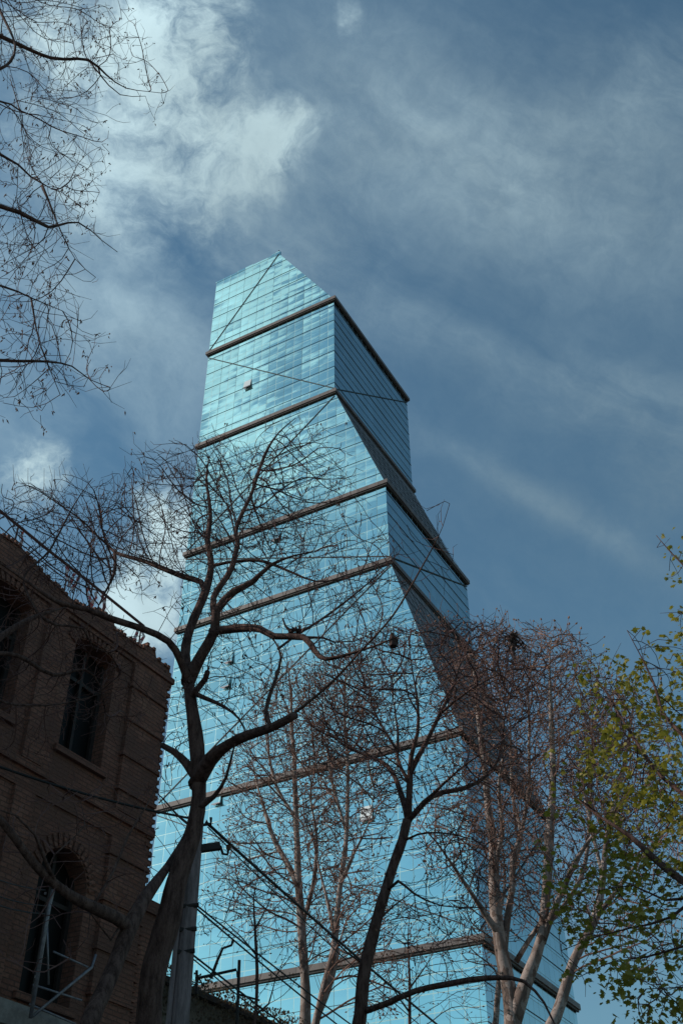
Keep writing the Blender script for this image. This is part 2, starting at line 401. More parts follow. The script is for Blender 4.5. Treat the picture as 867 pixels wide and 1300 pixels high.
# (z, corner x) : the left edge is plumb, the right-hand corner steps out
LV = [(150.1, 12.3), (132.5, 22.7), (112.6, 22.9), (92.7, 30.3), (80.5, 30.5), (56.2, 37.8), (35.4, 38.3), (22.0, 38.3), (0.0, 42.5)]
def quad_face(name, a, b, c, d, m):
    mb = MB(); mb.add([a, b, c, d], [(0, 1, 2, 3)]); return mb.build(name, m, TR)
for i in range(len(LV)-1):
    z1, x1 = LV[i]; z0, x0 = LV[i+1]
    dy1 = DEP; dy0 = DEP; y1 = 0
    if i == 0: dy1 = 13.0
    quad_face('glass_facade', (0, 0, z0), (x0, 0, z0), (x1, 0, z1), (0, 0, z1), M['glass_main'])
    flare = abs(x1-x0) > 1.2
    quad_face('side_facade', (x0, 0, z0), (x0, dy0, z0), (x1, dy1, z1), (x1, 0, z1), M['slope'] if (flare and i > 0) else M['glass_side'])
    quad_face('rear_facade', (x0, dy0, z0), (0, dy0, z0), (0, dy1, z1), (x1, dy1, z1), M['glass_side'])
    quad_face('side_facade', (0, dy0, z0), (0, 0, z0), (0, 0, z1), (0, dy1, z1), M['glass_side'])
quad_face('roof', (0, 0, 150.1), (12.3, 0, 150.1), (12.3, 13, 150.1), (0, 13, 150.1), M['soffit'])
cp = MB()   # parapet cap in short uneven lengths
for k, (a, b_, h) in enumerate([(-.1, 4.2, .25), (4.2, 7.4, .45), (7.4, 10.9, .3), (10.9, 12.5, .65)]):
    cp.box(a, b_-.02, -.03, .35, 150.0, 150.1+h)
cp.build('parapet', M['glass_main'], TR)
for zi in (1, 2, 3, 4, 5, 6):
    z, x = LV[zi]; x += .05
    h = .68; e = .36
    mb = MB(); mb.box(-e, x+e, -e, -.003, z-h*.30, z+h*.55); mb.box(x+.003, x+e-.004, -.003, DEP+e, z-h*.30, z+h*.55)
    mb.box(-e, -.003, -.003, DEP+e, z-h*.30, z+h*.55); mb.box(-.003, x+.003, DEP+.003, DEP+e, z-h*.30, z+h*.55)
    mb.build('ledge', M['band'], TR)
    mb = MB(); mb.box(-.2, x+.2, -.25, -.003, z-h*.62, z-h*.302); mb.box(x+.003, x+.2, -.003, DEP+.2, z-h*.62, z-h*.302)
    mb.build('ledge_soffit', M['soffit'], TR)
def xc(z):
    for i in range(len(LV)-1):
        if LV[i+1][0] <= z <= LV[i][0]:
            t = (z-LV[i+1][0])/(LV[i][0]-LV[i+1][0]); return LV[i+1][1]*(1-t)+LV[i][1]*t
def yc(z):
    return DEP if z < 132.5 else DEP+(13-DEP)*(z-132.5)/17.6
# storey joints and mullions
sj = MB(); sr = MB(); k = 0
rr = random.Random(3)
z = 2.0
while z < 148.3:
    if all(abs(z-l[0]) > 1.3 for l in LV):
        w = .03
        sj.box(.05, xc(z), -.05, -.004, z-w/2, z+w/2)
        sr.box(xc(z)+.004, xc(z)+.05, .05, yc(z), z-.035, z+.035); sr.box(xc(z+1.65)+.004, xc(z+1.65)+.03, .05, yc(z+1.65), z+1.635, z+1.665)
    z += 3.31
sj.build('storey_joints', M['seam'], TR)
tag(sr.build('storey_joints', M['seam'], TR), kind='stuff')
vm_ = MB(); vr = MB()
for i in range(1, len(LV)):
    z1, x1 = LV[i-1]; z0, x0 = LV[i]
    x = 2.9
    while x < x0-.6:
        top = z1
        if x > x1: top = z0+(z1-z0)*(x0-x)/max(1e-3, (x0-x1))
        if top-z0 > 1.5: vm_.box(x-.006, x+.006, -.012, -.004, z0+1, top-.7)
        x += 2.9
    y = 1.45
    while y < DEP-1:
        if i > 1 and abs(x1-x0) > 1.2:
            p0 = np.array([x0+.02, y, z0+.8]); p1 = np.array([x1+.02+(x0-x1)*.03, y, z1-.8]); vr.bar(p0, p1, .03, .035)
        y += 1.45
tag(vm_.build('mullions', M['seam'], TR), kind='stuff')
tag(vr.build('mullions', M['seam'], TR), kind='stuff')
# diagonal fold lines
dg = []
def diag(a, b): dg.append((a, b))
diag((12.3, -.04, 150), (0, -.04, 133.2)); diag((0, -.04, 131.7), (22.9, -.04, 113.3)); diag((22.9, -.04, 111.8), (0, -.04, 93.4))
diag((0, -.04, 92), (30.4, -.04, 81.2)); diag((30.5, -.04, 79.7), (0, -.04, 57)); diag((0, -.04, 55.5), (38.2, -.04, 36.2))
diag((22.97, 0, 113.2), (22.8, DEP, 131.8)); diag((30.6, 0, 81.1), (30.4, DEP, 92)); diag((38.4, 0, 36.2), (37.9, DEP, 55.4))
for a, b_ in dg:
    mb = MB(); mb.bar(a, b_, .09, .10); mb.build('fold_seam', M['seam'], TR)
# a few top-hung windows standing open
def tower_local(px, py):
    r = ray(px, py); n = np.array([-d1[1], d1[0], 0])
    t = ((TW0-CAM) @ n)/(r @ n); p = CAM+r*t
    return float((p-TW0) @ d1), float(p[2])
for px, py, ow in [(315, 488, 1.5), (351, 680, 1.5), (292, 835, 1.3), (288, 866, 1.3), (466, 1033, 1.7), (277, 1013, 1.3), (593, 1183, 1.0)]:
    u, z = tower_local(px, py)
    mb = MB(); a = .28; ow *= .8
    mb.add([(u-ow/2, -.06, z+.8), (u+ow/2, -.06, z+.8), (u+ow/2, -.06-a, z-.75), (u-ow/2, -.06-a, z-.75),
            (u-ow/2, -.01, z+.8), (u+ow/2, -.01, z+.8), (u+ow/2, .05-a, z-.80), (u-ow/2, .05-a, z-.80)],
           [(0, 3, 2, 1), (4, 5, 6, 7), (0, 1, 5, 4), (2, 3, 7, 6), (1, 2, 6, 5), (3, 0, 4, 7)])
    f = mb.build('open_window', M['glare_pane'] if (px, py) in ((315, 488), (466, 1033)) else M['glass_main'], TR)
    fr = MB(); fr.box(u-ow/2-.04, u+ow/2+.04, -a-.12, -a-.065, z-.86, z-.74); fr.box(u-ow/2, u+ow/2, -.02, -.008, z-.8, z+.75)
    fr.build('window_frame', M['steel'], f)
mb = MB(); mb.tube([(12.2, .1, 150.3), (12.2, .1, 151.1)], .12, 6); mb.build('beacon', M['soffit'], TR)

# ------------------------------------------------------------------ brick building
BR = empty('brick_building', WQ, math.atan2(wdir[1], wdir[0]))
tag(BR, 'dark old brown brick building with deep windows on the left, in shadow', 'building')
# local: x = s along facade, y = depth into the building (facade at y = 0 faces -y)
def wall_with_holes(outer, holes, m, name, dep=.5, y=0.0, parent=BR, thick=True):
    loops = [[Vector((p[0], p[1], 0)) for p in outer]]+[[Vector((p[0], p[1], 0)) for p in h] for h in holes]
    tri = tessellate_polygon(loops); flat = [p for l in loops for p in l]
    mb = MB()
    mb.add([(p.x, y, p.y) for p in flat], [tuple(t) for t in tri])
    mb.add([(p.x, y+dep, p.y) for p in flat], [tuple(t)[::-1] for t in tri])
    for l in loops:
        n = len(l); v = [(p.x, y, p.y) for p in l]+[(p.x, y+dep, p.y) for p in l]
        mb.add(v, [(i, (i+1) % n, n+(i+1) % n, n+i) for i in range(n)])
    o = mb.build(name, m, parent)
    bm = bmesh.new(); bm.from_mesh(o.data); bmesh.ops.remove_doubles(bm, verts=bm.verts, dist=1e-4)
    bmesh.ops.recalc_face_normals(bm, faces=bm.faces); bm.to_mesh(o.data); bm.free()
    return o
def arch(x0, x1, z0, z1, rise, n=10):
    r = [(x0, z0), (x1, z0)]
    cx = (x0+x1)/2; hw = (x1-x0)/2
    for i in range(n+1):
        a = math.pi*i/n; r.append((cx+hw*math.cos(a), z1-rise+rise*math.sin(a)))
    return r
upper = [(-5.55-2.55*k, -4.25-2.55*k) for k in range(6)]
up_holes = [arch(-2.95, -1.72, 11.75, 14.35, .22)]+[arch(a, b, 11.75, 14.35, .22) for a, b in upper]
lo_holes = [arch(-2.85, -1.62, 7.25, 9.95, .60)]+[arch(a, b, 7.25, 9.95, .60) for a, b in upper]
gr_holes = [arch(-2.85-2.55*k, -1.62-2.55*k, 1.0, 5.2, .5) for k in range(7)]
LEFT = -27
top = [(0, 15.03), (-.5, 15.05), (-.56, 15.22), (-.86, 15.22), (-.92, 15.06), (-1.9, 15.03), (-2.0, 15.2), (-2.4, 15.22), (-2.75, 15.04), (-3.3, 15.0), (-4.1, 15.12), (-4.9, 15.34), (-5.6, 15.28),
       (-7, 15.1), (-10, 15.2), (-14, 15.1), (-20, 15.2), (LEFT, 15.1)]
outer = [(LEFT, .0), (0, .0)]+top
wall_with_holes(outer, up_holes+lo_holes+gr_holes, M['brick'], 'wall')
mb = MB(); mb.add([(0, .5, 0), (0, 13, 0), (0, 13, 15), (0, .5, 15)], [(0, 1, 2, 3)]); mb.build('side_wall', M['brick'], BR)
mb = MB(); mb.add([(LEFT, .5, 0), (LEFT, 13, 0), (LEFT, 13, 15), (LEFT, .5, 15)], [(0, 3, 2, 1)]); mb.build('side_wall', M['brick'], BR)
mb = MB(); mb.add([(LEFT, 13, 0), (0, 13, 0), (0, 13, 15), (LEFT, 13, 15)], [(0, 3, 2, 1)]); mb.build('rear_wall', M['brick'], BR)
mb = MB(); mb.box(LEFT+.02, -.02, .45, 12.98, 14.5, 14.7); mb.build('roof', M['roofing'], BR)
for zf in (6.6, 10.7):
    mb = MB(); mb.box(LEFT+.02, -.02, .52, 12.98, zf, zf+.2); mb.build('floor_slab', M['plaster'], BR)
mb = MB(); mb.box(LEFT+.1, -.1, 3.2, 3.35, 0, 14.4); mb.build('inner_wall', M['plaster'], BR)
# windows with timber frames
def window(h, z0, z1, pane=True):
    x0, x1 = h; mb = MB(); y = .30
    mb.box(x0+.002, x0+.09, y, y+.08, z0, z1-.1); mb.box(x1-.09, x1-.002, y, y+.08, z0, z1-.1)
    mb.box(x0+.09, x1-.09, y, y+.08, z0+.002, z0+.09); mb.box(x0+.09, x1-.09, y+.01, y+.07, z0+1.75, z0+1.83)
    mb.box((x0+x1)/2-.035, (x0+x1)/2+.035, y+.004, y+.074, z0+.09, z1-.06)
    f = mb.build('window', M['dark_wood'], BR)
    g_ = MB(); cx = (x0+x1)/2; pts = arch(x0+.003, x1-.003, z0+.003, z1-.003, .22 if z0 > 11 else .5)
    n = len(pts); g_.add([(p[0], y+.1, p[1]) for p in pts], [tuple(range(n))])
    g_.build('pane', M['old_glass'], f)
    s_ = MB(); s_.box(x0-.12, x1+.12, -.09, .28, z0-.13, z0-.003); s_.build('sill', M['brick'], f)
for a, b in [(-2.95, -1.72)]+upper: window((a, b), 11.75, 14.35)
for a, b in [(-2.85, -1.62)]+upper: window((a, b), 7.25, 9.95)
for k in range(7): window((-2.85-2.55*k, -1.62-2.55*k), 1.0, 5.2)
# soldier-course arches standing proud over the openings
for a, b, zt, rise in [(-2.95, -1.72, 14.35, .22), (-5.55, -4.25, 14.35, .22), (-2.85, -1.62, 9.95, .6), (-5.55, -4.25, 9.95, .6), (-8.1, -6.8, 9.95, .6)]:
    mb = MB(); cx = (a+b)/2; hw = (b-a)/2
    for i in range(17):
        t = math.pi*(i+.5)/17; x = math.cos(t); zz = math.sin(t)
        c = np.array([cx+(hw+.14)*x, -.012, zt-rise+(rise+.14)*zz]); d = np.array([x*hw, 0, zz*rise+.25]); d /= np.linalg.norm(d)
        mb.bar(c-d*.12, c+d*.12, .05, .075, up=(0, 0, 1) if abs(d[2]) < .9 else (1, 0, 0))
    mb.build('window_arch', M['brick'], BR)
# belts, cornice, corner pilaster with panel courses
def belt(x0, x1, z0, z1, pr, m='brick', name='belt_course'):
    mb = MB(); mb.box(x0, x1, -pr, -.003, z0, z1); return mb.build(name, M[m], BR)
belt(LEFT, .10, 14.62, 14.75, .10); belt(LEFT, .06, 14.52, 14.617, .05)
belt(LEFT, .05, 10.98, 11.13, .07); belt(LEFT, .04, 10.60, 10.68, .04)
belt(LEFT, .12, 6.62, 6.98, .28, 'stone', 'stone_ledge'); belt(LEFT, .10, 6.45, 6.617, .16, 'stone', 'stone_ledge')
for x0, x1 in ((-1.22, -.12), (-3.85, -3.35), (-6.4, -5.9)):
    mb = MB(); mb.box(x0, x1, -.085, -.004, 11.14, 14.50)
    mb.box(x0, x1, -.085, -.004, 6.99, 10.58); mb.build('pilaster', M['brick'], BR)
for zz in (13.9, 13.1, 12.3, 11.55, 10.2, 9.3, 8.4, 7.6):
    belt(-1.27, -.08, zz, zz+.09, .125)
# toothed brick quoins up the right-hand corner and along the parapet
q = MB(); rr = random.Random(5)
for i in range(84):
    zz = .2+i*.176; p = .028+rr.random()*.04
    q.box(-.16, p, -.02-rr.random()*.02, .30, zz, zz+.082+rr.random()*.01)
q.build('quoins', M['brick'], BR)
q = MB()
for i in range(150):
    s = -i*.11-.03
    zt = np.interp(-s, [-t[0] for t in top], [t[1] for t in top])
    if rr.random() < .8: q.box(s-.075, s, -.035, .3, zt-.05, zt+.02+rr.random()*.03)
q.build('parapet_teeth', M['brick'], BR)
# lower rear wing of the same building, one storey down
mb = MB(); mb.box(.003, .78, .1, 9, 0, 9.75); mb.box(.003, .85, .04, .1-.003, 9.55, 9.8)
mb.build('rear_wing', M['brick'], BR)

# roof railing with safety tape
def onwall(px, py, n=0.0):
    r = ray(px, py); q = WQ+wn*n; t = ((q-CAM) @ wn)/(r @ wn); return CAM+r*t
RL = empty('roof_railing', onwall(110, 772, -.35))
tag(RL, 'thin rusty handrail with torn red and white tape on the brick parapet', 'railing')
o0 = np.array(RL.location)
rp_ = [onwall(x, y, -.35)-o0 for x, y in ((-60, 602), (0, 648), (60, 697), (120, 744), (183, 795))]
mb = MB(); mb.tube(rp_, .033, 8); mb.build('rail', M['rail'], RL, True)
mb = MB(); mb.tube([p-np.array([0, 0, .36]) for p in rp_[:-1]], .012, 6); mb.build('rail', M['rail'], RL, True)
for (x, y) in ((-55, 606), (24, 668), (88, 719), (118, 743), (135, 757), (180, 793)):
    p = onwall(x, y, -.35)-o0
    mb = MB(); mb.bar(p, p-np.array([0, 0, .75]), .03, .03); mb.build('post', M['rail'], RL)
rt = random.Random(8)
for (x, y) in ((30, 674), (86, 718), (96, 727), (102, 731), (113, 740), (124, 750), (131, 754), (178, 792), (182, 796)):
    p = onwall(x, y, -.35)-o0+np.array([0, 0, -.02]); mb = MB(); pts = [p]
    for k in range(5): pts.append(pts[-1]+np.array([rt.uniform(-.045, .045), rt.uniform(-.04, .04), -rt.uniform(.06, .11)]))
    pts = np.array(pts); wv_ = np.array([.04, .02, 0])
    v = []
    for a in pts: v += [a-wv_*rt.uniform(.5, 1), a+wv_*rt.uniform(.5, 1)]
    mb.add(v, [(2*i, 2*i+1, 2*i+3, 2*i+2) for i in range(5)]); mb.build('warning_tape', M['tape'], RL)

# service mast and struts on the brick facade
mbase = onwall(38, 1300, .9); SM = empty('service_mast', (mbase[0], mbase[1], 6.8))
tag(SM, 'thin grey metal mast with struts fixed to the brick facade beside the arched window', 'mast')
o0 = np.array(SM.location)
topz = onwall(60, 1128, .9)[2]
mb = MB(); mb.tube([(0, 0, -.2), (0, 0, topz-6.8-.25), (.02, 0, topz-6.8), (.1, -.05, topz-6.8+.07), (.16, -.08, topz-6.8-.05)], .035, 8); mb.build('pole', M['steel'], SM, True)
mb = MB(); mb.tube([onwall(122, 1212, .75)-o0, onwall(117, 1228, .75)-o0, onwall(42, 1290, .85)-o0], .025, 6); mb.build('strut', M['steel'], SM, True)
for (a, b) in (((68, 1208), (112, 1228)), ((42, 1250), (104, 1270)), ((60, 1160), (62, 1250)), ((38, 1275), (96, 1300))):
    mb = MB(); mb.tube([onwall(*a, .5)-o0, onwall(*b, .5)-o0], .018, 6); mb.build('brace', M['steel'], SM, True)
mb = MB(); mb.bar(onwall(58, 1134, .9)-o0, onwall(58, 1134, .05)-o0, .04, .04); mb.bar(onwall(46, 1240, .9)-o0, onwall(46, 1240, .05)-o0, .04, .04)
mb.build('bracket', M['steel'], SM)

# ------------------------------------------------------------------ low building farther down the street
LQ = P(236, 1243, 26.0); LZ = LQ[2]
LB = empty('low_building', (LQ[0], LQ[1], 0), math.atan2(wdir[1], wdir[0]))
tag(LB, 'low plastered building with ivy along its roof edge, behind the concrete pole', 'building')
def lowhole(x): return [(x, 3.2), (x+1.2, 3.2), (x+1.2, 5.4), (x, 5.4)]
wall_with_holes([(-3, 0), (22, 0), (22, LZ-.3), (-3, LZ-.1)], [lowhole(1+3*i) for i in range(7)], M['plaster'], 'wall', parent=LB)
for i in range(7):
    x = 1+3*i
    mb = MB(); mb.box(x+.003, x+1.197, .25, .31, 3.203, 3.29); mb.box(x+.003, x+1.197, .25, .31, 5.3, 5.397); mb.box(x+.003, x+.08, .25, .31, 3.29, 5.3); mb.box(x+1.12, x+1.197, .25, .31, 3.29, 5.3); mb.box(x+.57, x+.63, .25, .31, 3.29, 5.3)
    f = mb.build('window', M['dark_wood'], LB); mb = MB(); mb.box(x+.01, x+1.19, .33, .34, 3.21, 5.39); mb.build('pane', M['old_glass'], f)
mb = MB(); mb.box(-3, -2.6, .5, 9, 0, LZ-.4); mb.box(21.6, 22, .5, 9, 0, LZ-.4); mb.box(-3, 22, 9, 9.3, 0, LZ-.4); mb.build('side_walls', M['plaster'], LB)
mb = MB(); mb.box(-3.1, 22.1, -.15, 9.2, LZ-.30, LZ-.16); mb.build('roof', M['roofing'], LB)
# ivy
iv = MB(); ri = random.Random(21)
Rz = math.atan2(wdir[1], wdir[0]); cR, sR = math.cos(Rz), math.sin(Rz)
for i in range(9000):
    x = ri.uniform(-3, 21); dz = abs(ri.gauss(0, .55)); z = LZ+.05-dz+.12*math.sin(x*2.1)*ri.random()
    y = -.1-ri.random()*.22 - (.1 if dz < .4 else 0)
    a = ri.uniform(0, 6.28); s = ri.uniform(.02, .045)
    c = np.array([x, y, z]); u = np.array([math.cos(a), ri.uniform(-.6, .6), math.sin(a)]); v = np.array([-math.sin(a), ri.uniform(-.6, .6), math.cos(a)])
    q = [c-u*s, c-v*s*.8, c+u*s, c+v*s*.8]
    q = [np.array([LQ[0]+p[0]*cR-p[1]*sR, LQ[1]+p[0]*sR+p[1]*cR, p[2]]) for p in q]
    iv.add(q, [(0, 1, 2, 3)])
tag(iv.build('ivy', M['ivy']), 'dry brownish ivy matted along the top of the low wall', 'ivy', kind='stuff')
# roof mast with brackets on the low building
am = P(303, 1300, 24.5); AM = empty('roof_mast', (am[0], am[1], am[2]))
tag(AM, 'thin dark iron mast with a crooked arm above the ivy covered wall', 'mast')
o0 = np.array(AM.location)
def rel(px, py, Y): return P(px, py, Y)-o0
mb = MB(); mb.tube([(0, 0, -1.5), rel(304, 1219, 24.5)], .035, 8); mb.build('pole', M['iron'], AM)
mb = MB(); mb.tube([rel(250, 1242, 24.5), rel(300, 1231, 24.5), rel(302, 1240, 24.5)], .03, 6); mb.build('arm', M['iron'], AM)
mb = MB(); mb.tube([rel(268, 1242, 24.5), rel(276, 1220, 24.5), rel(283, 1204, 24.5), rel(294, 1200, 24.5), rel(296, 1194, 24.5)], [.04, .032, .03, .03, .035], 6); mb.build('arm', M['iron'], AM)
mb = MB(); mb.tube([rel(250, 1232, 24.5), rel(250, 1262, 24.5)], .03, 6); mb.build('post', M['iron'], AM)
mb = MB(); mb.tube([rel(302, 1262, 24.5), rel(330, 1270, 24.5)], .02, 6); mb.build('arm', M['iron'], AM)

# ------------------------------------------------------------------ utility pole and cables
PY = 17.0
pt_ = P(251, 1032, PY); UP = empty('utility_pole', (pt_[0], pt_[1], 0))
tag(UP, 'concrete utility pole with iron arms standing behind the leaning dark trunk', 'pole')
o0 = np.array(UP.location)
hz = pt_[2]
mb = MB()
for (zz0, zz1, w0, w1) in ((0, hz, .30, .20),):
    mb.tube([(0, 0, zz0), (0, 0, hz*.5), (0, 0, zz1)], [w0/1.55, .165, w1/1.7], 8)
mb.build('pole', M['concrete'], UP)
mb = MB(); mb.bar((-.16, -.12, 0), (-.13, -.1, hz-.8), .07, .07); mb.build('pole_rib', M['concrete'], UP)
mb = MB(); mb.bar(rel(252, 1078, PY), rel(280, 1074, PY), .09, .11)
mb.tube([rel(280, 1074, PY), rel(283, 1084, PY), rel(289, 1085, PY), rel(290, 1079, PY)], .022, 6); mb.build('arm', M['iron'], UP)
mb = MB(); mb.tube([rel(290, 1079, PY), rel(291, 1074, PY)], [.03, .05], 8); mb.build('insulator', M['porcelain'], UP)
mb = MB(); mb.tube([rel(252, 1048, PY), rel(268, 1046, PY), rel(268, 1038, PY)], .025, 6); mb.build('arm', M['iron'], UP)
for yy in (1150, 1180, 1208):
    x = 433.5+(251-433.5)*(yy+1064)/(1032+1064.)
    mb = MB(); mb.tube([rel(x-16, yy+1, PY-.1), rel(x+12, yy-1, PY-.1)], .035, 6); mb.build('clamp', M['iron'], UP)
def cable(name, a, b, r, sag, label, group='overhead cables', n=24):
    a = np.asarray(a); b = np.asarray(b); pts = []
    for i in range(n+1):
        t = i/n; p = a*(1-t)+b*t; p = p-np.array([0, 0, sag*4*t*(1-t)]); pts.append(p)
    mb = MB(); mb.tube(pts, r, 5); tag(mb.build(name, M['cable'], None, True), label, 'cable', group)
cable('overhead_cable', P(262, 1044, PY), P(720, 1425, 42), .026, .25, 'thickest black cable running down to the right from the top of the concrete pole')
cable('overhead_cable', P(264, 1050, PY), P(720, 1435, 42), .011, .45, 'thin black cable hanging just below the thickest one from the pole top')
cable('overhead_cable', P(248, 1148, PY), P(700, 1462, 42), .015, .3, 'upper cable of the pair leaving the middle clamp of the concrete pole')
cable('overhead_cable', P(249, 1153, PY), P(700, 1475, 42), .015, .4, 'lower cable of the pair leaving the middle clamp of the concrete pole')
cable('overhead_cable', P(242, 1210, PY), P(700, 1520, 42), .016, .3, 'upper cable from the lowest clamp of the pole, crossing above the ivy')
cable('overhead_cable', P(241, 1214, PY), P(700, 1540, 42), .011, .3, 'lowest thin cable crossing just above the ivy covered wall')
cable('overhead_cable', P(249, 1040, PY), P(-140, 918, 13.5), .02, .15, 'cable sloping left from the pole top across the brick facade')
mt = onwall(60, 1128, .9)
for i, (yy, ye, lb) in enumerate(((1106, 1130, 'uppermost of three thin cables reaching the grey mast from the left'), (1128, 1150, 'middle of three thin cables reaching the grey mast from the left'), (1142, 1160, 'lowest of three thin cables reaching the grey mast from the left'))):
    cable('service_cable', onwall(58, ye, .92), onwall(-90, yy-36, 3.5), .011, .12, lb, 'service cables at the mast')

# ------------------------------------------------------------------ trees
def catmull(pts, step):
    pts = np.asarray(pts, float)
    if len(pts) == 2: q = pts
    ext = np.vstack([2*pts[0]-pts[1], pts, 2*pts[-1]-pts[-2]])
    out = []
    for i in range(1, len(ext)-2):
        p0, p1, p2, p3 = ext[i-1:i+3]
        n = max(1, int(np.linalg.norm((p2-p1)[:3])/step))
        for k in range(n):
            t = k/n
            out.append(.5*((2*p1)+(-p0+p2)*t+(2*p0-5*p1+4*p2-p3)*t*t+(-p0+3*p1-3*p2+p3)*t**3))
    out.append(ext[-2]); return np.array(out)
def colonize(pos, par, att, step, infl, kill, iters, rng, jit=.25, up=.05, maxn=60000):
    pos = list(pos); par = list(par)
    att = np.asarray(att)
    PA = np.array(pos)
    near = np.zeros(len(att), int); dist = np.full(len(att), 1e9)
    def upd(lo, arr):
        nonlocal near, dist
        if len(arr) == 0 or len(att) == 0: return
        for s in range(0, len(arr), 400):
            a = arr[s:s+400]
            d = np.linalg.norm(att[:, None, :]-a[None], axis=2); j = d.argmin(1); dm = d[np.arange(len(att)), j]
            m_ = dm < dist; dist[m_] = dm[m_]; near[m_] = lo+s+j[m_]
    upd(0, PA)
    cnt = {}
    for it in range(iters):
        keep = dist > kill
        att = att[keep]; near = near[keep]; dist = dist[keep]
        if len(att) == 0 or len(pos) > maxn: break
        act = dist < infl
        if not act.any(): break
        ids = near[act]; PA = np.array(pos)
        d = att[act]-PA[ids]; d /= (np.linalg.norm(d, axis=1)[:, None]+1e-9)
        uq, inv = np.unique(ids, return_inverse=True)
        sm = np.zeros((len(uq), 3)); np.add.at(sm, inv, d)
        sm /= (np.linalg.norm(sm, axis=1)[:, None]+1e-9)
        new = []; lo = len(pos)
        for k, i in enumerate(uq):
            c = cnt.get(i, 0)
            if c >= 3: continue
            cnt[i] = c+1
            v = sm[k]+rng.normal(0, jit, 3); v[2] += up
            if par[i] >= 0:
                pv = PA[i]-PA[par[i]]; pn = np.linalg.norm(pv)
                if c == 0: v += .45*pv/(pn+1e-9)
            v /= np.linalg.norm(v)
            new.append(PA[i]+v*step*rng.uniform(.75, 1.2)); par.append(int(i))
        if not new: break
        pos.extend(new); upd(lo, np.array(new))
    return np.array(pos), np.array(par)
def merge_leaf(mb, c, size, rng, droop):
    # palmate young leaf: five lobes folded about a midrib
    a = rng.uniform(0, 6.28); el = -droop+rng.normal(0, .35)
    ax = np.array([math.cos(a)*math.cos(el), math.sin(a)*math.cos(el), math.sin(el)])
    sd_ = np.cross(ax, [0, 0, 1.0]); sd_ /= (np.linalg.norm(sd_)+1e-9)
    nn_ = np.cross(sd_, ax); roll = rng.normal(0, .6); sd_ = sd_*math.cos(roll)+nn_*math.sin(roll); nn_ = np.cross(sd_, ax)
    prof = [(0, 0), (-.05, .35), (.18, .30), (.25, .62), (.45, .38), (.62, .45), (.66, .18), (1.0, 0)]
    v = []; 
    for (l, w) in prof: v.append(c+ax*l*size+sd_*w*size-nn_*w*size*.25)
    for (l, w) in prof[1:-1]: v.append(c+ax*l*size-sd_*w*size-nn_*w*size*.25)
    mb.add(v, [(0, 1, 2, 3, 4, 5, 6, 7), (0, 7, 13, 12, 11, 10, 9, 8)])
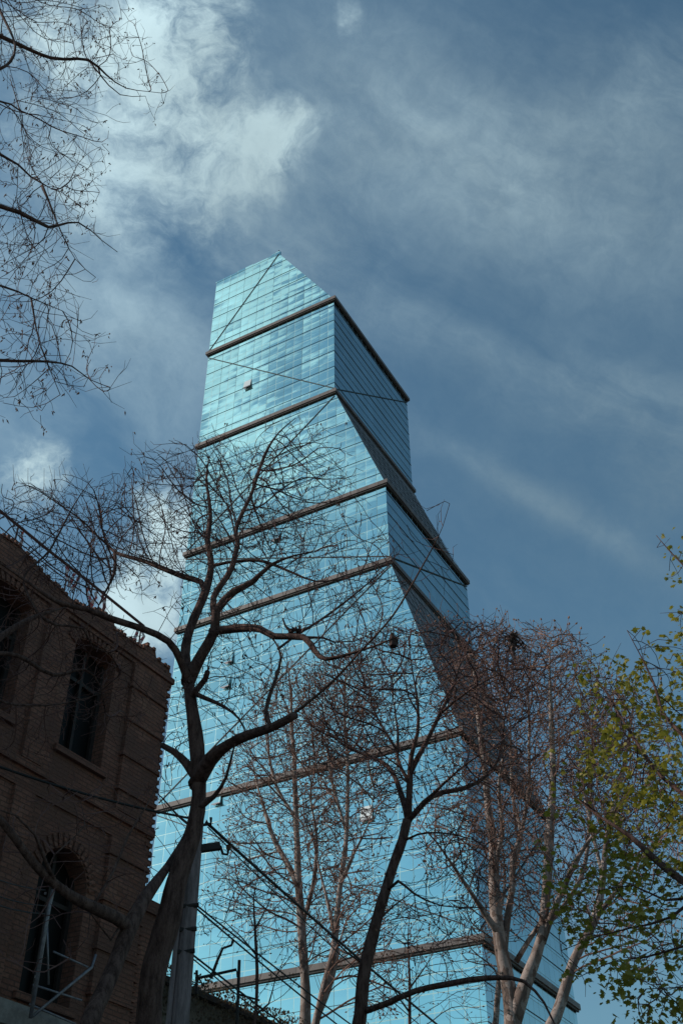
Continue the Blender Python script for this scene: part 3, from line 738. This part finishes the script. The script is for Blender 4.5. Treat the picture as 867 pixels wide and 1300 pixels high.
def tree(name, label, limbs, blobs, base, bark, twig, seed, step=.2, infl=3.0, kill=.28, iters=60, jit=.28,
         tip=.0045, expo=.43, twl=(.12, .4), twp=.8, ornament=None, group=None, root=None, up=.05, tubes=(3, 5), dens=2.3, cat='tree', dY=0.0):
    """limbs: (pixel points, Y start, Y end, half width start, half width end in photo pixels at that depth)"""
    rng = np.random.default_rng(seed); blobs = [(*b[:6], int(b[6]*dens)) for b in blobs]
    pos = []; par = []; trunk = MB(); segs = []
    for li, (pts, Y0, Y1, r0, r1) in enumerate(limbs):
        n = len(pts); w = []
        for i, p in enumerate(pts):
            t = i/(n-1); q = P(p[0], p[1], Y0+(Y1-Y0)*t+dY)
            w.append([*q, (r1+(r0-r1)*(1-t)**1.25)*depth(q)/FPX])
        w = np.array(w)
        if li == 0 and base is not None:
            zb = w[0][2]; b = np.array(base+(0,)) if len(base) == 2 else np.array(base)
            lead = []
            for t in (0, .03, .10, .3, .6):
                q = b*(1-t)+w[0][:3]*t; lead.append([*q, w[0][3]*(1.15+.9*math.exp(-t*14))])
            w = np.vstack([lead, w])
        if len(pos):        # grow out of the nearest point of the tree so far
            A = np.array(pos); dd_ = np.linalg.norm(A-w[0, :3], axis=1); j0 = int(dd_.argmin())
            if dd_[j0] < 1.6:
                sh = A[j0]-w[0, :3]
                for q_ in range(len(w)): w[q_, :3] += sh*max(0, 1-q_/2.5)
        c = catmull(w, step)
        m_ = len(c)
        if r0 > 1.5:
            wob = rng.normal(0, 1, (m_, 3)); 
            for _ in range(3): wob[1:-1] = (wob[:-2]+wob[1:-1]*2+wob[2:])/4
            c[:, :3] += wob*np.minimum(c[:, 3:4]*.35, .03)
            c[:, 3] *= 1+.07*np.convolve(rng.normal(0, 1, m_+4), np.ones(5)/2.2, 'valid')
        sides = 14 if c[:, 3].max() > .12 else (8 if c[:, 3].max() > .04 else 5)
        if r1 < 3.2:
            tl = min(m_, 8)
            if tl > 2: c[-tl:, 3] *= np.linspace(1, .35, tl)
        trunk.tube(c[:, :3], np.maximum(c[:, 3], .004), sides)
        # hook to skeleton graph
        lo = len(pos)
        if lo:
            A = np.array(pos); j = int(np.linalg.norm(A-c[0, :3], axis=1).argmin())
            if np.linalg.norm(A[j]-c[0, :3]) > .02 and np.linalg.norm(A[j]-c[0, :3]) < 1.6:
                trunk.tube([A[j], c[0, :3]], [max(.004, c[0, 3]*1.0)]*2, 6)
        else: j = -1
        for i in range(m_):
            if li == 0 and base is not None and c[i, 2] < w[5][2]-.5 and i < m_-3:
                continue
            pos.append(c[i, :3]); par.append(j if len(pos)-1 == lo else len(pos)-2)
    nsk = len(pos)
    att = []
    for bl in blobs:
        px, py, Y, rx, ry, rd, n = bl[:7]
        c = P(px, py, Y+dY); k = depth(c)/FPX
        q = rng.normal(0, 1, (n*3, 3)); q /= np.linalg.norm(q, axis=1)[:, None]; q *= rng.uniform(0, 1, (n*3, 1))**(1/2.6)
        q = q[:n]
        for a in q: att.append(c+Rv*a[0]*rx*k+Uv*a[1]*ry*k+Fv*a[2]*rd)
    pos, par = colonize(pos, par, att, step, infl, kill, iters, rng, jit, up)
    n = len(pos)
    # pipe-model radii
    cntv = np.zeros(n); kids = [[] for _ in range(n)]
    for i in range(nsk, n): kids[par[i]].append(i)
    for i in range(n-1, nsk-1, -1):
        if not kids[i]: cntv[i] = 1
        if par[i] >= nsk: cntv[par[i]] += cntv[i]
    rad = tip*np.maximum(cntv, 1)**expo
    crown = MB(); tips = []
    starts = [i for i in range(nsk, n) if par[i] < nsk or max(kids[par[i]], key=lambda q: cntv[q]) != i]
    for s in starts:
        ch = [par[s], s]
        while kids[ch[-1]]: ch.append(max(kids[ch[-1]], key=lambda q: cntv[q]))
        pts = pos[ch].copy(); r = rad[ch].copy(); r[0] = r[1]
        if len(pts) > 3: pts[1:-1] = (pts[:-2]+2*pts[1:-1]+pts[2:])/4
        if ch[0] != par[s]: pass
        crown.tube(pts, r, tubes[1] if r[0] > .014 else tubes[0], cap=False)
        tips.append((pts[-1], pts[-1]-pts[-2]))
    # fine terminal twigs
    for i in range(nsk, n):
        small = rad[i] < .02
        if not small: continue
        k = rng.poisson(twp)
        for _ in range(k):
            dv = pos[i]-pos[par[i]]; dv = dv/(np.linalg.norm(dv)+1e-9)+rng.normal(0, .75, 3); dv[2] += .15; dv /= np.linalg.norm(dv)
            L = rng.uniform(*twl); b = dv+rng.normal(0, .35, 3); b[2] += .25; b /= np.linalg.norm(b)
            p0 = pos[i]; p1 = p0+dv*L*.5; p2 = p1+b*L*.5
            crown.tube([p0, p1, p2], [tip*.9, tip*.75, tip*.5], 3, cap=False); tips.append((p2, b))
    b0 = P(*limbs[0][0][0], limbs[0][1]+dY) if base is None else np.array([base[0], base[1], 0])
    if root is not None: b0 = np.array(root)
    T = empty(name, b0); tag(T, label, cat, group)
    def off(mb):
        mb.v = [v-b0 for v in mb.v]; return mb
    off(trunk).build('trunk', bark, T, True); off(crown).build('crown', twig, T)
    if ornament:
        kind, prob, size, mat = ornament
        om = MB()
        for (p, d) in tips:
            if rng.random() > prob: continue
            d = np.asarray(d); d = d/(np.linalg.norm(d)+1e-9)
            if kind == 'leaf':
                for _ in range(rng.integers(4, 12)):
                    merge_leaf(om, p+rng.normal(0, size*.95, 3), size*rng.uniform(.4, 1.3), rng, .55)
            else:
                for _ in range(1 if kind == 'bud' else rng.integers(1, 5)):
                    if kind == 'pod': dd = np.array([rng.normal(0, .5), rng.normal(0, .5), -1.0]); dd /= np.linalg.norm(dd); c = p+rng.normal(0, size*.25, 3)
                    else: dd = d; c = p
                    s = size*rng.uniform(.6, 1.2); w_ = s*(.16 if kind == 'pod' else .3)
                    x = np.cross(dd, [.3, .5, .8]); x /= np.linalg.norm(x); y = np.cross(dd, x)
                    om.add([c, c+dd*s*.45+x*w_, c+dd*s*.45+y*w_, c+dd*s*.45-x*w_, c+dd*s*.45-y*w_, c+dd*s],
                           [(0, 1, 2), (0, 2, 3), (0, 3, 4), (0, 4, 1), (5, 2, 1), (5, 3, 2), (5, 4, 3), (5, 1, 4)])
        nm = {'leaf': 'leaves', 'pod': 'seed_pods', 'bud': 'buds'}[kind]
        tag(off(om).build(nm, mat, T), kind='stuff')
    print('TREE', name, n, len(starts), flush=True)
    return T

Y1 = 13.0
tree('bare_tree', 'big dark bare tree with a sawn-off limb, beside the corner of the brick building', [
    ([(183, 1345), (196, 1240), (224, 1120), (246, 1050), (254, 1010), (251, 965), (246, 915), (239, 865)], 13, 13, 17.5, 7.5),
    ([(239, 866), (228, 838), (212, 814), (180, 797), (138, 783), (110, 773), (74, 764), (24, 730), (-20, 700)], 13, 11.5, 6, 2.2),
    ([(239, 866), (233, 830), (244, 796), (260, 750), (268, 718), (264, 686), (268, 652), (262, 610), (266, 580)], 13, 13.8, 8, 1.5),
    ([(240, 866), (256, 832), (271, 803), (273, 778), (296, 752), (318, 741), (344, 718), (372, 706), (400, 700)], 13, 12.2, 9, 1.8),
    ([(272, 775), (270, 758), (294, 722), (302, 690), (300, 672), (318, 630), (338, 575), (352, 552), (375, 530)], 12.6, 14.0, 5, 1.2),
    ([(271, 803), (300, 797), (330, 799), (348, 807), (385, 808), (400, 826), (414, 836), (455, 826), (480, 818), (510, 806)], 12.6, 11.0, 5.5, 2.2),
    ([(386, 808), (410, 809), (425, 815), (450, 814), (480, 800)], 12, 12, 2.2, 1),
    ([(262, 742), (256, 735), (235, 731), (205, 722), (180, 711), (155, 704), (140, 695), (130, 672), (120, 640)], 13.2, 14.5, 4, 1.3),
    ([(155, 705), (150, 730), (132, 760), (118, 785)], 14.2, 13.4, 2.2, 1.2),
    ([(246, 890), (252, 876), (262, 862), (265, 852)], 13, 12.6, 5, 4),
    ([(248, 880), (262, 886), (285, 897), (303, 912), (312, 932)], 13, 12.3, 3.4, 2.6),
    ([(254, 996), (268, 966), (292, 946), (318, 934), (345, 924), (371, 908)], 13, 11.6, 10.5, 5.5),
    ([(258, 1028), (275, 1010), (288, 985), (294, 960), (299, 944)], 13, 12.2, 5, 2.5),
    ([(250, 990), (236, 968), (222, 955), (208, 947)], 13, 13.4, 6, 3.5),
    ([(346, 918), (338, 898), (350, 862), (357, 834), (350, 815), (344, 806)], 11.9, 12.3, 3.2, 2.2),
    ([(360, 910), (385, 893), (420, 866), (455, 830), (500, 780), (540, 712), (562, 668), (571, 640)], 11.7, 10.4, 2.2, 1.1),
    ([(357, 834), (380, 812), (420, 780), (470, 738), (500, 712)], 12.3, 13.2, 2.0, 1.2),
    ([(268, 718), (290, 714), (330, 712), (360, 722), (400, 738), (440, 735), (470, 740)], 13.5, 12.6, 2.6, 1.1),
    ([(246, 1040), (226, 1030), (205, 1010), (190, 1000)], 13, 13.8, 2.6, 1.2),
    ], [(262, 640, 13.5, 120, 92, 1.8, 1500), (300, 690, 13.3, 115, 70, 1.5, 800), (165, 680, 14, 80, 80, 1.5, 620), (375, 620, 13.6, 85, 90, 1.6, 420),
        (440, 720, 12.4, 85, 60, 1.2, 330), (95, 690, 12.5, 90, 60, 1.4, 330), (450, 800, 11.7, 75, 55, 1.1, 200), (300, 860, 12.4, 70, 55, 1.0, 150),
        (60, 640, 13.0, 70, 45, 1.4, 200), (225, 920, 13.4, 30, 60, .7, 50), (548, 700, 10.8, 40, 70, .5, 16), (300, 780, 12.6, 90, 50, 1.2, 180)],
    (P(176, 1345, 13)[0]-.15, 13.0), M['bark_dark'], M['twig_dark'], 11, step=.15, kill=.17, infl=2.5, twp=.62, tip=.0043, jit=.33, dens=2.0,
    ornament=('pod', .10, .07, M['pod']))

tree('bare_tree', 'dark bare tree leaning up from the lower left against the brick facade', [
    ([(102, 1345), (128, 1262), (156, 1195), (182, 1145), (205, 1110), (226, 1078), (243, 1045)], 11.5, 13.6, 13, 4.5),
    ([(172, 1166), (150, 1158), (120, 1149), (88, 1136), (58, 1112), (32, 1082), (5, 1045), (-40, 1005)], 12.1, 10.3, 8.5, 5.5),
    ([(75, 1125), (60, 1095), (45, 1060), (20, 1035), (-20, 1022)], 11.2, 10.2, 3, 2),
    ([(128, 1150), (150, 1105), (165, 1060), (185, 1025), (205, 985)], 11.7, 12.4, 2.2, 1.3),
    ([(58, 1112), (70, 1085), (98, 1060), (108, 1048), (102, 1018), (88, 1005)], 11, 11.6, 1.4, .8),
    ([(170, 1165), (150, 1190), (118, 1158), (112, 1190), (90, 1215)], 12, 11.6, 1.8, 1.0),
    ], [(90, 1040, 11.6, 90, 60, 1.1, 130), (150, 1100, 12, 60, 60, 1.0, 100), (190, 1000, 12.8, 45, 60, .8, 60), (40, 1180, 11.2, 50, 70, .9, 60)],
    (P(96, 1345, 11.5)[0]-.3, 11.3), M['bark_dark'], M['twig_red'], 12, step=.17, kill=.24, infl=2.2, twp=.30, tip=.0046, jit=.33)

tree('bare_tree', 'tangle of pale reddish bare twigs reaching in from the left across the brick windows', [
    ([(-300, 1100), (-230, 1000), (-150, 920), (-60, 860), (30, 790), (90, 770)], 9, 13, 15, 2.2),
    ([(-60, 860), (0, 850), (60, 862), (108, 850), (128, 872), (134, 905)], 12.2, 13.5, 3.2, 1.5),
    ([(30, 792), (60, 800), (102, 800), (118, 822), (140, 828), (148, 845)], 12.6, 13.6, 2.0, 1.3),
    ([(-60, 860), (-20, 900), (40, 900), (95, 890), (130, 880)], 12.0, 13.3, 2.2, 1.0),
    ([(30, 792), (20, 740), (60, 700), (95, 640), (118, 607)], 12.6, 13.3, 1.8, .9),
    ], [(60, 830, 13.2, 80, 80, 1.3, 380), (130, 850, 13.8, 60, 80, 1.2, 450), (150, 900, 14, 50, 40, .9, 110), (30, 920, 12.8, 60, 50, 1.0, 110), (50, 740, 13, 70, 45, 1.0, 150)],
    (P(-300, 1100, 9)[0]-.3, 8.6), M['bark_dark'], M['twig_red'], 13, step=.15, kill=.18, infl=2.2, twp=.40, tip=.0042, jit=.42)

tree('bare_tree', 'fine bare twigs with hanging seed pods reaching in at the upper left corner', [
    ([(-420, 330), (-390, 150), (-330, 60), (-180, 20), (-60, 20), (10, 50), (65, 74), (112, 76), (135, 95), (160, 112), (205, 118)], 6.5, 8.6, 5, .8),
    ([(-400, 200), (-250, 180), (-100, 190), (0, 195), (40, 225), (66, 240)], 6.6, 8.0, 5, 1.6),
    ([(-405, 260), (-250, 270), (-100, 255), (0, 262), (42, 278), (62, 288), (100, 282), (130, 305), (150, 320)], 6.6, 8.4, 5, 1.1),
    ([(50, 280), (70, 310), (95, 338), (122, 352)], 8.2, 8.3, 1.8, .8),
    ([(-410, 330), (-250, 350), (-100, 345), (0, 362), (40, 378), (80, 395)], 6.6, 8.0, 5, 1.2),
    ([(-415, 400), (-250, 430), (-80, 452), (0, 457), (60, 459), (92, 465), (115, 482), (140, 492)], 6.6, 8.2, 5, 1.0),
    ([(30, 458), (45, 485), (75, 518)], 8, 8, 1.4, .8),
    ([(-150, 20), (-60, 100), (0, 90), (20, 60), (0, 10), (2, -20)], 7, 7.5, 2.5, 1.5),
    ([(-100, 190), (-30, 180), (8, 150), (25, 140), (14, 100)], 7.8, 7.8, 1.6, 1.2),
    ([(112, 76), (120, 90), (150, 118), (185, 122)], 8.5, 8.5, 1.2, .9),
    ], [(60, 60, 8, 90, 75, .9, 380), (140, 50, 8.4, 45, 60, .7, 130), (190, 125, 8.7, 25, 30, .4, 50), (60, 170, 8, 90, 60, .9, 250), (40, 260, 8, 80, 70, .9, 300),
        (30, 340, 8, 70, 60, .9, 230), (60, 430, 8, 70, 60, .9, 200), (110, 480, 8.2, 40, 32, .5, 60), (20, 480, 7.8, 50, 50, .8, 110), (95, 230, 8.3, 40, 40, .5, 60)],
    (-6.8, 6.2), M['bark_dark'], M['twig_red'], 14, step=.15, kill=.18, infl=2.4, twp=.7, tip=.0033, jit=.30, dens=2.6,
    ornament=('pod', .42, .055, M['pod']))

tree('bare_tree', 'slender dark bare tree with an upward spreading crown before the middle of the tower', [
    ([(450, 1345), (455, 1285), (462, 1225), (478, 1170), (494, 1115), (512, 1068), (518, 1045)], 18, 18, 9, 6.5),
    ([(518, 1046), (512, 1018), (500, 985), (482, 966), (455, 955), (430, 938), (410, 930)], 18, 19.5, 4, 1.2),
    ([(518, 1046), (521, 1000), (523, 960), (530, 930), (530, 890), (524, 855), (520, 820)], 18, 17.2, 5, 1.2),
    ([(523, 968), (545, 932), (558, 905), (575, 870), (584, 835), (576, 800)], 17.6, 18.4, 4, 1.2),
    ([(518, 1046), (545, 1015), (575, 985), (606, 960), (640, 945)], 18, 16.5, 3.4, 1.2),
    ([(522, 1055), (550, 1018), (590, 1003), (618, 985), (636, 955), (640, 915), (650, 870)], 18, 19, 3.8, 1.3),
    ([(508, 998), (498, 965), (503, 930), (500, 895), (496, 860)], 17.9, 18.8, 3, 1.1),
    ([(496, 960), (480, 925), (470, 895), (462, 860)], 18.3, 18.9, 2, 1),
    ([(558, 906), (590, 880), (620, 862), (650, 850)], 17.8, 17.2, 2.2, 1),
    ([(512, 1068), (530, 1060), (560, 1058), (600, 1066), (625, 1085)], 18, 17, 2, 1),
    ([(488, 1135), (505, 1120), (525, 1135), (560, 1150), (622, 1152)], 18, 17, 2.2, 1.2),
    ([(484, 1168), (505, 1148), (530, 1128)], 18, 18.5, 2.2, 1.4),
    ([(456, 1290), (490, 1276), (528, 1258), (580, 1247), (630, 1242), (664, 1246), (690, 1272), (700, 1292), (720, 1330)], 18, 16.2, 4.4, 2.2),
    ([(462, 1232), (440, 1215), (420, 1190), (405, 1170)], 18, 18.6, 1.6, .9),
    ], [(540, 850, 18, 115, 65, 2.2, 900), (455, 880, 18.4, 75, 75, 1.8, 380), (620, 870, 17.8, 75, 75, 1.8, 420), (575, 812, 18, 70, 30, 1.4, 400),
        (520, 960, 18, 90, 60, 1.6, 260), (425, 935, 18.8, 50, 50, 1.4, 140), (620, 960, 17.6, 70, 50, 1.4, 200), (585, 1090, 17.4, 60, 50, 1.2, 90), (540, 1170, 17.6, 50, 50, 1.0, 60)],
    (P(449, 1345, 18)[0], 18.0), M['bark_dark'], M['twig_dark'], 15, step=.20, kill=.20, infl=3, twp=1.1, tip=.0062, jit=.30, up=.12,
    ornament=('bud', .35, .06, M['bud']))

PLANE = dict(step=.28, kill=.30, infl=4, twp=1.5, tip=.0095, jit=.22, up=.38, twl=(.2, .65), ornament=('bud', .55, .09, M['bud']))
tree('plane_tree', 'pale plane tree forking into many upright stems to the right of the tower', [
    ([(650, 1350), (651, 1300), (645, 1245), (634, 1190), (628, 1130), (626, 1070), (618, 1010), (612, 950), (604, 890), (600, 830)], 26, 26.5, 14.5, 1.6),
    ([(652, 1300), (668, 1250), (686, 1195), (693, 1130), (698, 1060), (701, 990), (700, 920), (697, 850), (700, 810)], 26, 25, 9.5, 1.4),
    ([(645, 1205), (650, 1160), (653, 1120), (650, 1090), (662, 1050), (671, 990), (671, 920), (668, 860)], 26.2, 27.5, 5.5, 1.3),
    ([(652, 1110), (662, 1060), (650, 1010), (648, 950), (645, 880)], 26.8, 27.8, 3.4, 1.2),
    ([(688, 1190), (706, 1150), (728, 1100), (752, 1062), (775, 1040), (800, 1000)], 25.7, 24.5, 5, 1.5),
    ([(634, 1190), (606, 1145), (575, 1098), (552, 1066), (535, 1048)], 26, 25, 4.5, 1.6),
    ([(690, 1165), (670, 1195), (654, 1222)], 25.6, 26.2, 3, 3.5),
    ([(700, 1165), (722, 1140), (742, 1100), (748, 1040), (752, 970), (757, 910)], 25.5, 26.5, 3.5, 1.2),
    ([(632, 1100), (640, 1050), (634, 1000), (640, 940), (632, 880)], 26.3, 25.2, 3, 1.2),
    ], [(700, 870, 26, 52, 75, 2.6, 1250), (640, 860, 26.2, 60, 65, 2.6, 850), (745, 920, 26, 50, 70, 2.2, 500), (690, 960, 26, 80, 80, 2.6, 700), (600, 900, 26, 50, 80, 2, 420),
        (640, 1030, 26, 90, 70, 2.4, 420), (740, 1040, 26, 60, 80, 2, 330), (690, 1110, 26, 80, 70, 2, 230), (570, 1060, 25.5, 50, 60, 1.6, 140)],
    (P(650, 1350, 26)[0], 26.0), M['bark_pale'], M['twig_tan'], 21, dens=3.0, **PLANE)
tree('plane_tree', 'pale plane tree stem leaning right through the green leaves', [
    ([(688, 1350), (704, 1290), (728, 1222), (752, 1172), (764, 1110), (772, 1050), (788, 990), (800, 920), (806, 860)], 24, 25, 8.5, 1.2),
    ([(752, 1172), (790, 1120), (830, 1070), (870, 1030)], 24.3, 23.6, 3.5, 1.5),
    ([(764, 1110), (750, 1050), (738, 990), (730, 930)], 24.5, 25.4, 2.5, 1.2),
    ([(705, 1290), (690, 1330), (680, 1360)], 24, 24, 4, 5),
    ], [(790, 960, 24.6, 60, 90, 2, 420), (830, 1050, 24, 60, 70, 2, 280), (750, 1000, 24.8, 40, 80, 1.5, 200), (800, 1180, 24, 60, 60, 1.5, 120)],
    (P(684, 1350, 24)[0]-.2, 24.0), M['bark_pale'], M['twig_tan'], 22, **PLANE)
tree('plane_tree', 'slim pale stem rising close to the tower edge, left of the forked plane tree', [
    ([(628, 1350), (629, 1290), (634, 1230), (632, 1180), (640, 1120), (636, 1060)], 29, 29.5, 5, 1.6),
    ], [(630, 1080, 29.3, 40, 80, 1.5, 160), (610, 1180, 29.3, 50, 60, 1.5, 110)],
    (P(628, 1350, 29)[0], 29.0), M['bark_pale'], M['twig_tan'], 23, **PLANE)
tree('plane_tree', 'straight mottled plane tree before the tower, left one of two', [
    ([(386, 1350), (387, 1300), (386, 1240), (383, 1180), (379, 1110), (376, 1040), (374, 970), (370, 900), (366, 840)], 30, 30, 8, 1.6),
    ([(380, 1130), (362, 1095), (345, 1060), (333, 1020), (324, 985), (318, 950)], 30, 31, 4, 1.2),
    ([(386, 1180), (400, 1120), (402, 1060), (394, 1010), (398, 960)], 30, 29, 3.2, 1.2),
    ([(376, 1040), (352, 1000), (340, 950), (336, 900)], 30, 30.5, 2.4, 1),
    ], [(368, 920, 30, 55, 85, 2.6, 620), (330, 990, 30.4, 55, 70, 2.2, 330), (400, 1000, 30, 50, 90, 2.2, 330), (330, 1110, 30, 60, 80, 2, 230), (400, 1150, 30, 50, 80, 2, 180)],
    (P(386, 1350, 30)[0], 30.0), M['bark_pale'], M['twig_tan'], 24, **PLANE)
tree('plane_tree', 'right one of the two plane trees before the tower, forking low into two pale stems', [
    ([(384, 1360), (398, 1310), (412, 1250), (424, 1205), (430, 1150), (436, 1095), (441, 1040), (441, 970), (437, 900), (440, 850)], 28, 28.6, 6, 1.5),
    ([(420, 1350), (421, 1300), (425, 1250), (424, 1205)], 28.4, 28.2, 5, 5),
    ([(427, 1180), (414, 1130), (404, 1095), (396, 1060)], 28.2, 29, 3, 1.2),
    ([(433, 1120), (450, 1080), (468, 1045), (476, 1000)], 28.3, 27.4, 2.6, 1.1),
    ([(440, 1050), (424, 1000), (416, 950), (420, 900)], 28.4, 29, 2.4, 1),
    ], [(440, 910, 28.5, 60, 85, 2.4, 560), (470, 1010, 28, 45, 80, 2, 280), (420, 1030, 28.6, 50, 90, 2, 260), (450, 1160, 28, 50, 80, 2, 180), (480, 1240, 28, 50, 50, 1.6, 90)],
    (P(405, 1360, 28)[0], 28.0), M['bark_pale'], M['twig_tan'], 25, **PLANE)
tree('sapling', 'thin dark sapling growing above the ivy wall between the masts and the mottled trunk', [
    ([(318, 1340), (324, 1290), (326, 1230), (324, 1180), (322, 1140), (328, 1110)], 22, 22.3, 3, 1.2),
    ([(324, 1180), (340, 1150), (352, 1120)], 22.1, 22.6, 1.5, .8), ([(325, 1215), (305, 1190), (285, 1170), (262, 1160)], 22.1, 21.7, 1.5, .8),
    ([(322, 1290), (340, 1275), (350, 1240), (365, 1210)], 22, 22.3, 1.6, .8),
    ], [(320, 1130, 22.2, 45, 50, 1.1, 150), (285, 1160, 22, 45, 45, 1, 120), (350, 1210, 22.2, 45, 60, 1.1, 120)],
    (P(318, 1340, 22)[0], 22.0), M['bark_dark'], M['twig_dark'], 26, step=.22, kill=.26, infl=2.5, twp=.6, tip=.005, ornament=('bud', .4, .06, M['bud']))
tree('sapling', 'slim bare sapling with upright twigs beneath the sweeping dark limb', [
    ([(519, 1350), (520, 1300), (520, 1240), (518, 1190), (522, 1150)], 27, 27.2, 2.6, 1),
    ([(520, 1260), (540, 1230), (556, 1200)], 27, 27.4, 1.4, .8), ([(520, 1280), (498, 1250), (486, 1215)], 27, 26.6, 1.4, .8),
    ], [(520, 1190, 27, 50, 60, 1.6, 170), (560, 1220, 27, 50, 50, 1.4, 130), (590, 1270, 27, 50, 30, 1.4, 90), (490, 1250, 27, 40, 40, 1.4, 90)],
    (P(519, 1350, 27)[0], 27.0), M['bark_dark'], M['twig_tan'], 27, step=.26, kill=.3, infl=3, twp=.6, tip=.0055, up=.3, ornament=('bud', .4, .07, M['bud']))
tree('maple_tree', 'maple with fresh yellow-green leaves leaning in from the right edge', [
    ([(1150, 1250), (1100, 1150), (1000, 1150), (900, 1135), (840, 1098), (800, 1062), (760, 1036), (730, 1012), (705, 985)], 9.5, 11.4, 9, .8),
    ([(1130, 1100), (1020, 1060), (920, 1035), (867, 1008), (830, 975), (796, 925), (768, 878), (742, 842)], 10, 12, 5, 1.2),
    ([(1120, 1030), (1000, 1000), (900, 962), (867, 935), (842, 908), (830, 870), (815, 838), (795, 800)], 10, 11.6, 5, 1.1),
    ([(1100, 950), (1000, 860), (930, 790), (880, 735), (852, 702), (832, 680)], 10, 11.2, 4, 1.0),
    ([(940, 1145), (890, 1168), (850, 1180), (800, 1178), (760, 1188), (712, 1206)], 10.8, 11.2, 3, 1.2),
    ([(1020, 1220), (930, 1230), (870, 1215), (820, 1215), (775, 1222), (735, 1240)], 10.2, 11.5, 3, 1.2),
    ([(1050, 1290), (940, 1290), (870, 1262), (820, 1255)], 10.2, 11, 3, 1.2),
    ([(867, 1115), (835, 1130), (800, 1120), (760, 1130), (720, 1122)], 10.8, 11.5, 2, 1.0),
    ], [(815, 1000, 11.4, 80, 100, 1.3, 430), (790, 1180, 11.2, 80, 60, 1.2, 420), (840, 1100, 11, 60, 70, 1.1, 360), (845, 890, 11.5, 50, 70, 1.0, 230), (775, 880, 11.8, 42, 32, .8, 100), (720, 985, 11.5, 36, 26, .6, 30),
        (820, 808, 11.5, 32, 26, .5, 26), (852, 710, 11.1, 22, 34, .4, 16), (835, 1250, 11, 60, 60, 1.0, 380), (735, 1120, 11.4, 45, 40, .8, 70), (745, 1225, 11.5, 40, 26, .8, 50), (860, 820, 11.3, 25, 40, .5, 30)],
    (P(1150, 1250, 9.5)[0]+.6, 9.0), M['bark_dark'], M['twig_dark'], 31, step=.16, kill=.22, infl=2.2, twp=.5, tip=.0042, jit=.28,
    ornament=('leaf', .85, .066, M['leaf']))

# small things caught in the trees
def tangle(name, label, cat, c, size, n, seed, extra=None, m='nest'):
    r = np.random.default_rng(seed); T = MB()
    for i in range(n):
        a = r.uniform(0, 6.28); e = r.normal(0, .35); rr_ = size*r.uniform(.3, 1)
        p = np.array([math.cos(a)*rr_, math.sin(a)*rr_, size*.45*r.uniform(-.6, 1)*(rr_/size)])
        t = np.array([-math.sin(a), math.cos(a), e])*size*r.uniform(.3, .7)
        T.tube([p-t, p*1.12, p+t*.8], [.006, .008, .004], 4)
    if extra:
        for pts, ra in extra: T.tube(pts, ra, 6)
    o = T.build(name, M[m]); o.location = c; return tag(o, label, cat)
tangle('nest', 'small dark nest of twigs with a snag sticking up, on the long horizontal limb', 'nest', P(374, 803, 12.0), .075, 110, 1,
       [([(-.06, 0, .03), (-.12, 0, .10), (-.16, 0, .22)], [.022, .014, .010]), ([(.06, 0, .02), (.07, 0, .11)], [.025, .012])])
tangle('nest', 'small upright dark clump of twigs at the end of the long horizontal limb', 'nest', P(499, 818, 11.1)+np.array([0, 0, .03]), .05, 60, 2,
       [([(0, 0, -.06), (.005, 0, .04), (-.01, 0, .12)], [.05, .055, .02])])
rg = np.random.default_rng(4); T = MB(); c0 = P(648, 812, 17.2)
for s in range(7):
    p = np.array([rg.normal(0, .06), rg.normal(0, .05), .05]); pts = [p]; d = np.array([rg.normal(0, .5), rg.normal(0, .3), .3])
    for k in range(6):
        pts.append(pts[-1]+d*.06); d = d+np.array([rg.normal(0, .2), rg.normal(0, .2), -.35])
    T.tube(pts, np.linspace(.022, .012, 7), 5)
    for k in range(9):
        q = pts[rg.integers(1, 7)]; T.tube([q, q+rg.normal(0, .05, 3)], [.014, .006], 4)
T.tube([(0, 0, .1), (.06, 0, -.08), (.02, .02, -.2), (.03, 0, -.42)], [.03, .035, .03, .02], 6)
o = T.build('dead_twig_clump', M['nest']); o.location = c0
tag(o, 'black drooping clump of dead twigs against the sky at the top of the brown crown', 'twig clump')
